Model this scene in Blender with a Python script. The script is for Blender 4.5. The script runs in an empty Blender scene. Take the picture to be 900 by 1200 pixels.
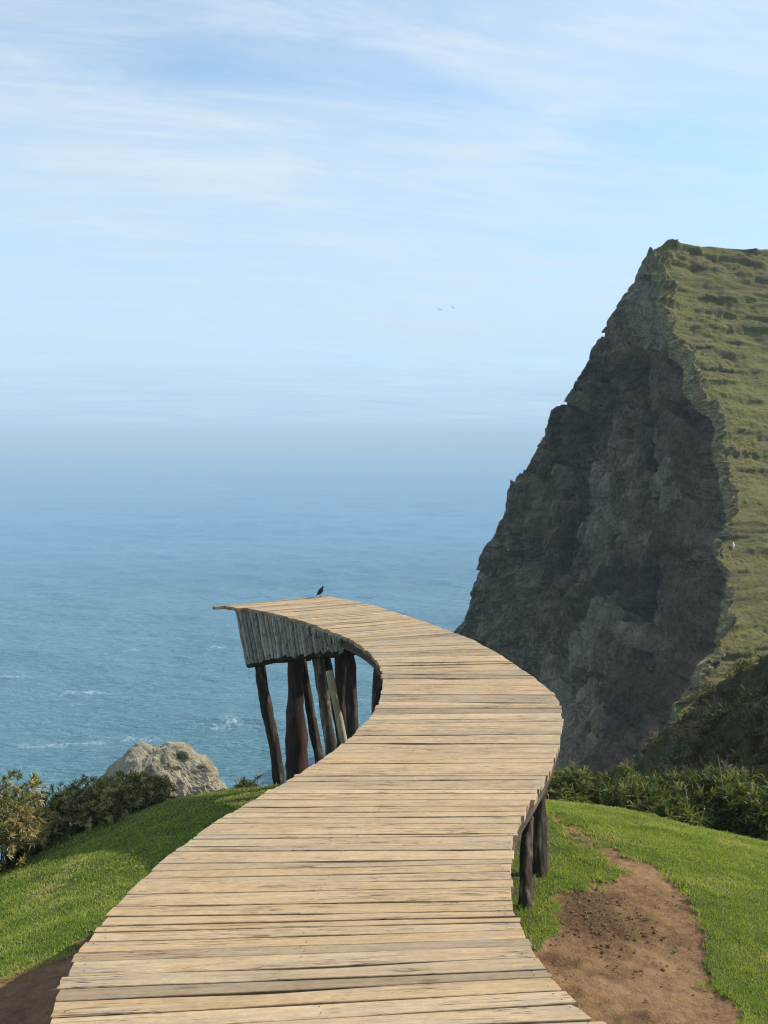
import bpy, math, random
import numpy as np
from math import radians, sin, cos, pi, tan, atan

rng = np.random.default_rng(7)
random.seed(7)
sc = bpy.context.scene
COL = sc.collection

# ------------------------------------------------------------------ camera model
F, CX, CY, HOR = 900.0, 450.0, 600.0, 513.5
PITCH = atan((CY - HOR) / F)
CP, SP = cos(PITCH), sin(PITCH)
SEA = -50.0

def ray(px, py):
    a = (np.asarray(px, float) - CX) / F
    b = (CY - np.asarray(py, float)) / F
    return np.stack([a, CP + b * SP, -SP + b * CP], -1)      # right, forward, up

def at_y(px, py, Y):
    d = ray(px, py)
    return d * (np.asarray(Y, float) / d[..., 1])[..., None]

def at_z(px, py, z):
    d = ray(px, py)
    return d * (np.asarray(z, float) / d[..., 2])[..., None]

def proj(P):
    P = np.asarray(P, float)
    f = P[..., 1] * CP - P[..., 2] * SP
    u = P[..., 1] * SP + P[..., 2] * CP
    f = np.where(np.abs(f) < 1e-4, 1e-4, f)
    return CX + F * P[..., 0] / f, CY - F * u / f

# ------------------------------------------------------------------ noise (numpy gradient noise)
_perm = np.random.default_rng(3).permutation(256)
_perm = np.concatenate([_perm, _perm, _perm])
_g = np.random.default_rng(4).normal(size=(256, 3))
_g /= np.linalg.norm(_g, axis=1)[:, None]

def pn(x, y, z=0.0):
    x, y, z = np.broadcast_arrays(np.asarray(x, float), np.asarray(y, float), np.asarray(z, float))
    xi, yi, zi = np.floor(x), np.floor(y), np.floor(z)
    fx, fy, fz = x - xi, y - yi, z - zi
    xi, yi, zi = xi.astype(int) & 255, yi.astype(int) & 255, zi.astype(int) & 255
    u, v, w = (t * t * t * (t * (t * 6 - 15) + 10) for t in (fx, fy, fz))
    def gr(a, b, c):
        h = _perm[_perm[_perm[(xi + a) & 255] + ((yi + b) & 255)] + ((zi + c) & 255)]
        g = _g[h]
        return g[..., 0] * (fx - a) + g[..., 1] * (fy - b) + g[..., 2] * (fz - c)
    def lp(a, b, t): return a + (b - a) * t
    x00 = lp(gr(0, 0, 0), gr(1, 0, 0), u); x10 = lp(gr(0, 1, 0), gr(1, 1, 0), u)
    x01 = lp(gr(0, 0, 1), gr(1, 0, 1), u); x11 = lp(gr(0, 1, 1), gr(1, 1, 1), u)
    return lp(lp(x00, x10, v), lp(x01, x11, v), w) * 1.6

def fbm(x, y, z=0.0, o=4, gain=.5, lac=2.03):
    s, a = 0.0, 1.0
    for i in range(o):
        s = s + a * pn(np.asarray(x) * lac**i + 13.7 * i, np.asarray(y) * lac**i - 7.1 * i, np.asarray(z) * lac**i + 3.3 * i)
        a *= gain
    return s

def ridged(x, y, z=0.0, o=4, gain=.5, lac=2.1):
    s, a = 0.0, 1.0
    for i in range(o):
        s = s + a * (1 - 2 * np.abs(pn(np.asarray(x) * lac**i + 5.7 * i, np.asarray(y) * lac**i + 9.1 * i, np.asarray(z) * lac**i)))
        a *= gain
    return s

def sstep(a, b, x):
    t = np.clip((np.asarray(x, float) - a) / (b - a), 0, 1)
    return t * t * (3 - 2 * t)

def hermite(xs, ys):
    xs, ys = np.array(xs, float), np.array(ys, float)
    d = np.diff(ys) / np.diff(xs)
    m = np.zeros_like(xs)
    m[1:-1] = np.where(d[1:] * d[:-1] > 0, 2 * d[1:] * d[:-1] / (d[1:] + d[:-1] + 1e-12), 0)
    m[0], m[-1] = d[0], d[-1]
    def f(x):
        x = np.asarray(x, float)
        i = np.clip(np.searchsorted(xs, x) - 1, 0, len(xs) - 2)
        h = xs[i + 1] - xs[i]
        t = (x - xs[i]) / h
        tc = np.clip(t, 0, 1)
        r = ((2*tc**3 - 3*tc**2 + 1) * ys[i] + (tc**3 - 2*tc**2 + tc) * h * m[i] + (-2*tc**3 + 3*tc**2) * ys[i+1] + (tc**3 - tc**2) * h * m[i+1])
        return r + np.where(t < 0, t * h * m[0], 0) + np.where(t > 1, (t - 1) * h * m[-1], 0)
    return f

def in_poly(x, y, poly):
    poly = np.array(poly, float)
    r = np.zeros(np.shape(x), bool)
    n = len(poly)
    for i in range(n):
        x1, y1 = poly[i]; x2, y2 = poly[(i + 1) % n]
        if y1 == y2: continue
        c = ((y1 > y) != (y2 > y)) & (x < (x2 - x1) * (y - y1) / (y2 - y1) + x1)
        r ^= c
    return r

# ------------------------------------------------------------------ mesh / object helpers
def mk(name, V, polys, mat=None, parent=None, attrs=None, smooth=False, **props):
    """polys: list of (n,k) int arrays"""
    V = np.asarray(V, np.float32).reshape(-1, 3)
    if parent is not None:
        V = V - np.array(origin(parent), np.float32)
    if isinstance(polys, np.ndarray): polys = [polys]
    polys = [np.asarray(p, np.int32) for p in polys if len(p)]
    me = bpy.data.meshes.new(name)
    me.vertices.add(len(V)); me.vertices.foreach_set('co', V.ravel())
    li = np.concatenate([p.ravel() for p in polys])
    tot = np.concatenate([np.full(len(p), p.shape[1], np.int32) for p in polys])
    st = np.concatenate([[0], np.cumsum(tot)[:-1]]).astype(np.int32)
    me.loops.add(len(li)); me.loops.foreach_set('vertex_index', li)
    me.polygons.add(len(tot)); me.polygons.foreach_set('loop_start', st); me.polygons.foreach_set('loop_total', tot)
    me.update(calc_edges=True)
    if attrs:
        for k, a in attrs.items():
            a = np.asarray(a, np.float32)
            if a.ndim == 2:
                at = me.attributes.new(k, 'FLOAT_VECTOR', 'POINT'); at.data.foreach_set('vector', a.ravel())
            else:
                at = me.attributes.new(k, 'FLOAT', 'POINT'); at.data.foreach_set('value', a)
    me.polygons.foreach_set('use_smooth', np.full(len(tot), bool(smooth)))
    me.validate()
    if mat: me.materials.append(mat)
    o = bpy.data.objects.new(name, me); COL.objects.link(o)
    if parent is not None: o.parent = parent
    for k, v in props.items(): o[k] = v
    return o

def origin(o):
    p = np.array(o.location)
    if o.parent is not None: p = p + origin(o.parent)
    return p

def thing(name, label, cat, loc=(0, 0, 0), group=None):
    o = bpy.data.objects.new(name, None); COL.objects.link(o)
    o.location = loc; o.empty_display_size = .2
    o['label'] = label; o['category'] = cat
    if group: o['group'] = group
    return o

class MB:
    """collects pieces into one mesh"""
    def __init__(s): s.V = []; s.F = {}; s.n = 0; s.A = {}
    def add(s, V, polys, **attrs):
        V = np.asarray(V, float).reshape(-1, 3)
        if isinstance(polys, np.ndarray): polys = [polys]
        for p in polys:
            p = np.asarray(p, int)
            if len(p): s.F.setdefault(p.shape[1], []).append(p + s.n)
        s.V.append(V); s.n += len(V)
        for k, a in attrs.items():
            a = np.asarray(a, float)
            if a.ndim == 0: a = np.full(len(V), a)
            s.A.setdefault(k, []).append(a)
    def build(s, name, mat, parent=None, smooth=False, **props):
        A = {k: np.concatenate(v) for k, v in s.A.items()}
        return mk(name, np.concatenate(s.V), [np.concatenate(p) for p in s.F.values()], mat, parent, A, smooth, **props)

def grid_faces(nr, nc, wrap=False):
    r = np.arange(nr - 1)[:, None]; c = np.arange(nc if wrap else nc - 1)[None, :]
    c2 = (c + 1) % nc
    return np.stack([r * nc + c, r * nc + c2, (r + 1) * nc + c2, (r + 1) * nc + c], -1).reshape(-1, 4)

def resample(pts, n):
    pts = np.asarray(pts, float)
    d = np.concatenate([[0], np.cumsum(np.linalg.norm(np.diff(pts, axis=0), axis=1))])
    t = np.linspace(0, d[-1], n)
    return np.stack([hermite(d, pts[:, k])(t) for k in range(pts.shape[1])], -1)

def tube(path, radii, sides=12, n=None, rough=0.0, fr=3.0, seed=0.0, flat=None):
    path = np.asarray(path, float); radii = np.asarray(radii, float)
    if n:
        pr = resample(np.c_[path, radii], n); path, radii = pr[:, :3], pr[:, 3]
    t = np.gradient(path, axis=0); t /= np.linalg.norm(t, axis=1)[:, None] + 1e-9
    ref = np.array([0, 1, 0.]) if abs(t[:, 1]).mean() < .8 else np.array([1., 0, 0])
    a = np.cross(t, ref); a /= np.linalg.norm(a, axis=1)[:, None]
    b = np.cross(t, a)
    ph = np.linspace(0, 2 * pi, sides, endpoint=False)
    k = np.arange(len(path))[:, None]
    R = radii[:, None] * np.ones((1, sides))
    if rough:
        s = np.concatenate([[0], np.cumsum(np.linalg.norm(np.diff(path, axis=0), axis=1))])[:, None]
        R = R * (1 + rough * fbm(np.cos(ph)[None] * 1.3 + seed, np.sin(ph)[None] * 1.3 + seed * .7, s * fr, 3))
    fx = 1.0 if flat is None else np.asarray(flat)[:, None]
    V = path[:, None] + R[..., None] * (np.cos(ph)[None, :, None] * a[:, None]) + (R * fx)[..., None] * (np.sin(ph)[None, :, None] * b[:, None])
    nr = len(path)
    caps = np.array([list(range(sides))[::-1], list(range((nr - 1) * sides, nr * sides))])
    return V.reshape(-1, 3), [grid_faces(nr, sides, True), caps]

# ------------------------------------------------------------------ node helper
class NT:
    def __init__(s, name):
        s.m = bpy.data.materials.new(name); s.m.use_nodes = True
        s.t = s.m.node_tree; s.t.nodes.clear()
        s.out = s.n('ShaderNodeOutputMaterial')
    def n(s, typ, **kw):
        nd = s.t.nodes.new(typ)
        for k, v in kw.items(): setattr(nd, k, v)
        return nd
    def set(s, inp, v):
        if hasattr(v, 'is_output') or isinstance(v, bpy.types.NodeSocket): s.t.links.new(v, inp)
        elif v is not None: inp.default_value = v
    def attr(s, name, out='Fac'):
        return s.n('ShaderNodeAttribute', attribute_name=name).outputs[out]
    def math(s, op, a, b=None, clamp=False):
        nd = s.n('ShaderNodeMath', operation=op, use_clamp=clamp)
        s.set(nd.inputs[0], a)
        if b is not None: s.set(nd.inputs[1], b)
        return nd.outputs[0]
    def vmul(s, v, sc3, off=(0, 0, 0)):
        nd = s.n('ShaderNodeVectorMath', operation='MULTIPLY_ADD')
        s.set(nd.inputs[0], v); nd.inputs[1].default_value = sc3; nd.inputs[2].default_value = off
        return nd.outputs[0]
    def noise(s, v, scale=1, detail=4, rough=.55, dist=0, out=0):
        nd = s.n('ShaderNodeTexNoise')
        if v is not None: s.set(nd.inputs['Vector'], v)
        nd.inputs['Scale'].default_value = scale; nd.inputs['Detail'].default_value = detail
        nd.inputs['Roughness'].default_value = rough; nd.inputs['Distortion'].default_value = dist
        return nd.outputs[out]
    def voro(s, v, scale=1, feature='F1', out='Distance', rnd=1):
        nd = s.n('ShaderNodeTexVoronoi', feature=feature)
        s.set(nd.inputs['Vector'], v); nd.inputs['Scale'].default_value = scale; nd.inputs['Randomness'].default_value = rnd
        return nd.outputs[out]
    def ramp(s, f, stops, interp='LINEAR'):
        nd = s.n('ShaderNodeValToRGB'); nd.color_ramp.interpolation = interp
        e = nd.color_ramp.elements
        while len(e) < len(stops): e.new(.5)
        for k, (p, c) in enumerate(stops):
            e[k].position = p
            e[k].color = (c[0], c[1], c[2], 1) if hasattr(c, '__len__') else (c, c, c, 1)
        s.set(nd.inputs[0], f)
        return nd.outputs[0]
    def rng(s, f, a, b, c=0., d=1.):
        nd = s.n('ShaderNodeMapRange'); s.set(nd.inputs[0], f)
        for i, v in enumerate((a, b, c, d)): nd.inputs[i + 1].default_value = v
        return nd.outputs[0]
    def mix(s, f, a, b, blend='MIX'):
        nd = s.n('ShaderNodeMix', data_type='RGBA', blend_type=blend)
        s.set(nd.inputs[0], f)
        for sock, v in ((nd.inputs[6], a), (nd.inputs[7], b)):
            s.set(sock, (v[0], v[1], v[2], 1) if isinstance(v, tuple) else v)
        return nd.outputs[2]
    def bump(s, h, strength=.5, dist=.01, normal=None):
        nd = s.n('ShaderNodeBump'); s.set(nd.inputs['Height'], h)
        nd.inputs['Strength'].default_value = strength; nd.inputs['Distance'].default_value = dist
        if normal is not None: s.set(nd.inputs['Normal'], normal)
        return nd.outputs[0]
    def pbr(s, col, rough=.8, normal=None, spec=.3, **kw):
        nd = s.n('ShaderNodeBsdfPrincipled')
        s.set(nd.inputs['Base Color'], (col[0], col[1], col[2], 1) if isinstance(col, tuple) else col)
        s.set(nd.inputs['Roughness'], rough); nd.inputs['Specular IOR Level'].default_value = spec
        if normal is not None: s.set(nd.inputs['Normal'], normal)
        for k, v in kw.items(): s.set(nd.inputs[k], v)
        return nd.outputs[0]
    def done(s, sh):
        s.t.links.new(sh, s.out.inputs['Surface']); return s.m
    def pos(s):
        return s.n('ShaderNodeNewGeometry').outputs['Position']

# ------------------------------------------------------------------ materials
def mat_planks():
    t = NT('weathered_planks')
    g = t.attr('gc', 'Vector'); r = t.attr('rnd'); e = t.attr('endd'); eg = t.attr('edge')
    grain = t.noise(t.vmul(g, (3.2, 70, 1)), 1, 6, .68, .5)
    broad = t.noise(t.vmul(g, (1.6, 9, 1)), 1, 5, .65, .8)
    fine = t.noise(t.vmul(g, (26, 190, 1)), 1, 4, .7)
    mott = t.noise(t.vmul(g, (14, 20, 1), (5, 5, 5)), 1, 5, .7)
    gsum = t.math('ADD', t.math('ADD', t.math('MULTIPLY', grain, .32), t.math('MULTIPLY', broad, .22)), t.math('ADD', t.math('MULTIPLY', fine, .30), t.math('MULTIPLY', mott, .20)))
    base = t.ramp(gsum, [(.36, (.21, .14, .078)), (.44, (.42, .297, .170)), (.54, (.56, .405, .238)), (.64, (.68, .515, .325))])
    tone = t.ramp(r, [(0, (.60, .58, .56)), (.2, (.82, .80, .78)), (.5, (1, .96, .91)), (.78, (.98, .89, .77)), (1, (1.10, 1.08, 1.05))])
    c = t.mix(1, base, tone, 'MULTIPLY')
    grey = t.math('MULTIPLY', t.rng(t.noise(t.vmul(g, (2.2, 14, 1), (9, 3, 5)), 1, 5, .65), .48, .66),
                  t.rng(e, 0, .35, .8, .35))
    c = t.mix(t.math('MULTIPLY', grey, .75), c, t.mix(grain, (.17, .15, .125), (.46, .42, .36)))
    # drying cracks, dark and thin, along the grain
    cr = t.noise(t.vmul(g, (1.5, 42, 1), (1, 8, 2)), 1, 3, .55, .3)
    crm = t.math('MULTIPLY', t.rng(t.math('ABSOLUTE', t.math('SUBTRACT', cr, .5)), 0, .016, 1, 0),
                 t.rng(t.noise(t.vmul(g, (1.3, 6, 1), (4, 4, 9)), 1, 2), .49, .56))
    c = t.mix(t.math('MULTIPLY', crm, .9), c, (.03, .021, .015))
    st = t.rng(t.noise(t.vmul(g, (5.5, 30, 1), (3, 1, 7)), 1, 6, .75), .60, .70)
    c = t.mix(t.math('MULTIPLY', st, .6), c, (.10, .075, .055))
    # knots
    kn = t.rng(t.voro(t.vmul(g, (1.6, 6.5, 1)), 1), .03, .11, 1, 0)
    c = t.mix(t.math('MULTIPLY', kn, .6), c, (.12, .075, .045))
    ew = t.math('MULTIPLY', t.rng(eg, 0, .007, 1, 0), t.rng(t.noise(t.vmul(g, (2.6, 3, 1), (7, 7, 1)), 1, 4, .6), .40, .60))
    c = t.mix(t.math('MULTIPLY', ew, .65), c, (.07, .054, .040))
    c = t.mix(t.rng(eg, -.6, -.4, .9, 0), c, (.05, .04, .035))      # nail heads
    h = t.math('ADD', t.math('MULTIPLY', grain, .7), t.math('MULTIPLY', fine, .5))
    h = t.math('SUBTRACT', h, t.math('MULTIPLY', crm, 1.5))
    return t.done(t.pbr(c, .82, t.bump(h, .75, .006), .2))

def mat_log(name, dark, light, red=None, bias=.5):
    t = NT(name)
    g = t.attr('gc', 'Vector')
    n1 = t.noise(t.vmul(g, (9, 9, 1.6)), 1, 6, .68, .5)
    n2 = t.noise(t.vmul(g, (30, 30, 4)), 1, 4, .6)
    c = t.ramp(t.math('ADD', t.math('MULTIPLY', n1, .7), t.math('MULTIPLY', n2, .3)),
               [(.3, tuple(x * .45 for x in dark)), (bias, dark), (bias + .16, light)])
    if red: c = t.mix(t.rng(t.noise(t.vmul(g, (5, 5, .9), (3, 3, 3)), 1, 4), .45, .6), c, red)
    return t.done(t.pbr(c, .85, t.bump(t.math('ADD', n1, t.math('MULTIPLY', n2, .6)), .9, .02), .2))

def mat_slats():
    t = NT('grey_slat_wood')
    g = t.attr('gc', 'Vector'); r = t.attr('rnd')
    n1 = t.noise(t.vmul(g, (50, 50, 3)), 1, 5, .65, .3)
    n2 = t.noise(t.vmul(g, (12, 12, 4)), 1, 5, .7)
    c = t.ramp(n1, [(.3, (.13, .115, .10)), (.46, (.46, .42, .36)), (.66, (.70, .65, .57))])
    c = t.mix(t.rng(n2, .52, .70, 0, .75), c, (.06, .052, .045))
    c = t.mix(1, c, t.ramp(r, [(0, .6), (1, 1.1)]), 'MULTIPLY')
    return t.done(t.pbr(c, .88, t.bump(n1, .8, .01), .2))

def mat_leaf(name, greens, dry, translucent=.35, rough=.45):
    t = NT(name)
    r = t.attr('rnd'); d = t.attr('dry'); al = t.attr('along')
    c = t.ramp(r, [(i / (len(greens) - 1), g) for i, g in enumerate(greens)])
    c = t.mix(d, c, t.mix(al, tuple(x * .75 for x in dry), tuple(min(1, x * 1.25) for x in dry)))
    p = t.pbr(c, rough, None, .2)
    tr = t.n('ShaderNodeBsdfTranslucent'); t.set(tr.inputs[0], t.mix(1, c, (1.3, 1.25, .7), 'MULTIPLY'))
    mx = t.n('ShaderNodeMixShader'); mx.inputs[0].default_value = translucent
    t.t.links.new(p, mx.inputs[1]); t.t.links.new(tr.outputs[0], mx.inputs[2])
    return t.done(mx.outputs[0])

def mat_ground():
    t = NT('turf_soil'); p = t.pos()
    n1 = t.noise(p, 2.2, 6, .6); n2 = t.noise(p, 38, 4, .7)
    c = t.ramp(n1, [(.3, (.055, .075, .018)), (.5, (.085, .105, .026)), (.7, (.125, .118, .04))])
    c = t.mix(t.rng(n2, .45, .7, 0, .7), c, (.07, .052, .03))
    return t.done(t.pbr(c, .95, t.bump(n2, .8, .02), .1))

def mat_dirt(name, a, b, cdark):
    t = NT(name); p = t.pos()
    n1 = t.noise(p, 1.7, 6, .62, .4); n2 = t.noise(p, 16, 6, .7, .3); n3 = t.noise(p, 90, 4, .7)
    w = t.attr('wet')
    c = t.ramp(t.math('ADD', t.math('MULTIPLY', n1, .55), t.math('MULTIPLY', n2, .45)), [(.33, cdark), (.48, a), (.64, b)])
    c = t.mix(t.math('MULTIPLY', w, .85), c, cdark)
    c = t.mix(t.rng(n3, .52, .72, 0, .55), c, tuple(min(1, x * 1.35) for x in b))
    c = t.mix(t.rng(t.voro(p, 55), .0, .16, .55, 0), c, tuple(x * .6 for x in cdark))
    h = t.math('ADD', t.math('MULTIPLY', n2, 1.0), t.math('MULTIPLY', n3, .5))
    return t.done(t.pbr(c, .95, t.bump(h, .9, .02), .1))

def mat_cliff():
    t = NT('cliff_sandstone'); p = t.pos()
    n1 = t.noise(t.vmul(p, (1, 1, .45)), .085, 7, .66, .8)
    n2 = t.noise(t.vmul(p, (1, 1, 1.6)), .3, 7, .68, .4)
    n3 = t.noise(p, 1.5, 6, .7)
    strat = t.noise(t.vmul(p, (.04, .04, .55)), 1, 6, .65, .3)
    c = t.ramp(t.math('ADD', t.math('MULTIPLY', n1, .55), t.math('MULTIPLY', n2, .45)),
               [(.36, (.085, .063, .039)), (.45, (.255, .195, .116)), (.52, (.41, .325, .196)), (.60, (.55, .45, .28))])
    c = t.mix(t.rng(strat, .5, .7, 0, .5), c, (.062, .056, .044))
    c = t.mix(t.math('MULTIPLY', t.attr('brown'), t.rng(n2, .3, .6, .35, .85)), c, (.125, .082, .048))
    c = t.mix(t.rng(n3, .5, .75, 0, .5), c, (.06, .052, .038))
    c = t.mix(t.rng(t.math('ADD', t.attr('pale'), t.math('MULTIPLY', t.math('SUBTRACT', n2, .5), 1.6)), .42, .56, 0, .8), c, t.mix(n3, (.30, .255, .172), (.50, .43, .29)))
    c = t.mix(t.rng(t.math('ADD', t.attr('wet'), t.math('MULTIPLY', t.math('SUBTRACT', n2, .5), 1.6)), .42, .58, 0, .6), c, (.06, .05, .036))  # dark recess patches: painted shade, mixed with darker strata
    c = t.mix(t.math('MULTIPLY', t.attr('soil'), .8), c, t.ramp(n3, [(.3, (.13, .095, .06)), (.7, (.34, .26, .16))]))
    n4 = t.noise(t.vmul(p, (1, 1, .5)), 1.0, 6, .75, .8)
    stn = t.noise(t.vmul(p, (1, 1, .10)), .9, 5, .7, .3)
    c = t.mix(t.rng(stn, .50, .66, 0, .45), c, (.08, .066, .047))
    crk = t.rng(t.math('ABSOLUTE', t.math('SUBTRACT', n4, .5)), 0, .035, 1, 0)
    c = t.mix(t.math('MULTIPLY', crk, .65), c, (.016, .014, .011))
    h = t.math('ADD', n2, t.math('MULTIPLY', n3, .45))
    return t.done(t.pbr(c, .95, t.bump(h, 1.0, 1.6), .1))

def mat_slope():
    t = NT('grazed_hillside'); p = t.pos()
    n1 = t.noise(t.vmul(p, (1, 1, 2.2)), .06, 5, .6, .4)
    n2 = t.noise(t.vmul(p, (.35, .35, 1.9)), .55, 7, .7, .5)
    n3 = t.noise(t.vmul(p, (.8, .8, 1.6)), 2.6, 5, .72)
    c = t.ramp(t.math('ADD', t.math('MULTIPLY', n1, .4), t.math('MULTIPLY', n2, .6)),
               [(.33, (.12, .092, .042)), (.45, (.16, .135, .05)), (.55, (.18, .163, .048)), (.68, (.205, .205, .056))])
    c = t.mix(t.rng(n3, .5, .68, 0, .7), c, (.075, .064, .03))
    c = t.mix(t.math('MULTIPLY', t.attr('scarp'), .45), c, t.ramp(n3, [(.3, (.045, .036, .022)), (.7, (.17, .125, .075))]))
    c = t.mix(t.math('MULTIPLY', t.attr('soil'), t.math('MULTIPLY', t.rng(n3, .42, .54), t.rng(n2, .40, .50, .25, 1))), c, t.ramp(n3, [(.32, (.10, .074, .042)), (.5, (.27, .205, .12)), (.66, (.44, .36, .225))]))
    return t.done(t.pbr(c, .95, t.bump(t.math('ADD', n2, n3), .85, .35), .1))

def mat_rock():
    t = NT('pale_clay_rock'); p = t.vmul(t.pos(), (1.8, 1.8, 1.8))
    n1 = t.noise(t.vmul(p, (1, 1, 2.0)), .22, 6, .65, .5); n2 = t.noise(t.vmul(p, (1, 1, 1.5)), 1.5, 6, .7)
    c = t.ramp(n1, [(.35, (.32, .265, .175)), (.5, (.47, .395, .265)), (.65, (.57, .49, .34))])
    c = t.mix(t.rng(n2, .5, .7, 0, .55), c, (.17, .14, .09))
    gm = t.rng(t.math('ADD', t.attr('moss'), t.math('MULTIPLY', t.math('SUBTRACT', n2, .5), 1.6)), .55, .66, 0, .85)
    c = t.mix(gm, c, (.055, .065, .022))
    return t.done(t.pbr(c, .95, t.bump(t.math('ADD', n1, n2), .9, .5), .1))

def mat_sea():
    t = NT('sea_water'); p = t.pos()
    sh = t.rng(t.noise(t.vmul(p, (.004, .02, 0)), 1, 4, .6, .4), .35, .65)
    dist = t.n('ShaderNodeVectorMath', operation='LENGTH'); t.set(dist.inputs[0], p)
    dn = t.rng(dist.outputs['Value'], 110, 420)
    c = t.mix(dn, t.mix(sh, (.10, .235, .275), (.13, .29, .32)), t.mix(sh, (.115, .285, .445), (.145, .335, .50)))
    fo = t.attr('foam')
    fn = t.math('MULTIPLY', fo, t.rng(t.noise(t.vmul(p, (1.1, .8, 1)), 1, 6, .72, 1.0), .47, .60))
    # small waves as bump at three sizes, crests running across the view
    w1 = t.noise(t.vmul(p, (.11, .36, .3)), 1, 4, .6, .6)
    w2 = t.noise(t.vmul(p, (.36, 1.25, .9)), 1, 4, .62, .5)
    w3 = t.noise(t.vmul(p, (1.5, 4.3, 3)), 1, 3, .6, .3)
    h = t.math('ADD', t.math('ADD', t.math('MULTIPLY', w1, 1.7), t.math('MULTIPLY', w2, 1.4)), t.math('MULTIPLY', w3, .2))
    b = t.bump(h, .85, 1.0)
    w = t.pbr(c, .18, b, 1.0, IOR=1.45)
    f = t.pbr((.72, .77, .78), .8, None, .2)
    mx = t.n('ShaderNodeMixShader'); t.set(mx.inputs[0], fn)
    t.t.links.new(w, mx.inputs[1]); t.t.links.new(f, mx.inputs[2])
    return t.done(mx.outputs[0])

def mat_plain(name, col, rough=.6, var=.15):
    t = NT(name); p = t.n('ShaderNodeTexCoord').outputs['Object']
    n = t.noise(p, 40, 3)
    return t.done(t.pbr(t.mix(t.rng(n, .3, .7, 0, var), col, tuple(x * .5 for x in col)), rough, None, .3))

M_PLANK = mat_planks(); M_SLAT = mat_slats()
M_POST = mat_log('dark_log', (.048, .035, .025), (.26, .19, .125), None, .54)
M_POSTR = mat_log('reddish_log', (.04, .027, .021), (.12, .085, .065), (.085, .034, .026), .55)
M_POSTP = mat_log('pale_driftwood', (.34, .265, .16), (.5, .41, .27), None, .46)
M_POSTG = mat_log('peeling_log', (.075, .06, .045), (.42, .35, .24), None, .5)
M_POSTN = mat_log('weathered_post', (.06, .045, .032), (.30, .235, .16), None, .50)
M_BEAM = mat_log('beam_wood', (.11, .085, .06), (.26, .205, .145), None, .52)

# ------------------------------------------------------------------ boardwalk geometry
deck_h = hermite([-2, 0, 1, 2, 2.82, 4, 5, 6, 8, 10, 14, 18], [1.35, 1.62, 1.80, 1.98, 2.14, 2.36, 2.48, 2.50, 2.375, 2.311, 2.303, 2.296])
ST = [((44, 1330), (812, 1290)), ((48, 1262), (742, 1225)), ((57, 1200), (668, 1168)), ((74, 1146), (632, 1124)), ((98, 1106), (613, 1091)),
      ((128, 1068), (602, 1060)), ((166, 1030), (600, 1024)), ((209, 993), (603, 990)), ((256, 961), (612, 959)),
      ((311, 929), (630, 928)), ((371, 894), (649, 893)), ((411, 863), (658, 862)), ((433, 840), (660, 838)),
      ((444, 819), (655, 820)), ((447, 801), (639, 803)), ((445, 786), (613, 785)), ((438, 771), (586, 767)),
      ((423, 757), (556, 751)), ((396, 743), (513, 734)), ((355, 728), (470, 719)), ((310, 717), (428, 707)),
      ((264, 708), (379, 697.5))]
PL, PR = [], []
for (l, r) in ST:
    mid = ((l[0] + r[0]) / 2, (l[1] + r[1]) / 2)
    Y = 6.0
    for _ in range(60):
        p = at_z(*mid, -deck_h(Y)); Y = .5 * Y + .5 * p[1]
    z = -float(deck_h(Y))
    PL.append(at_z(*l, z)); PR.append(at_z(*r, z))
# carry the walk on behind the camera's foot
d0 = (PL[0] + PR[0]) / 2 - (PL[1] + PR[1]) / 2; d0 /= np.linalg.norm(d0)
for k in (.6, 1.3):
    for A in (PL, PR): A.insert(0, A[0 if k == .6 else 0] + d0 * .6)
PL, PR = np.array(PL), np.array(PR)
cen = (PL + PR) / 2
sarc = np.concatenate([[0], np.cumsum(np.linalg.norm(np.diff(cen, axis=0), axis=1))])
fL = [hermite(sarc, PL[:, k]) for k in range(3)]; fR = [hermite(sarc, PR[:, k]) for k in range(3)]
def EL(s): return np.stack([f(s) for f in fL], -1)
def ER(s): return np.stack([f(s) for f in fR], -1)
S_END = sarc[-1]
TH = .045

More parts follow.
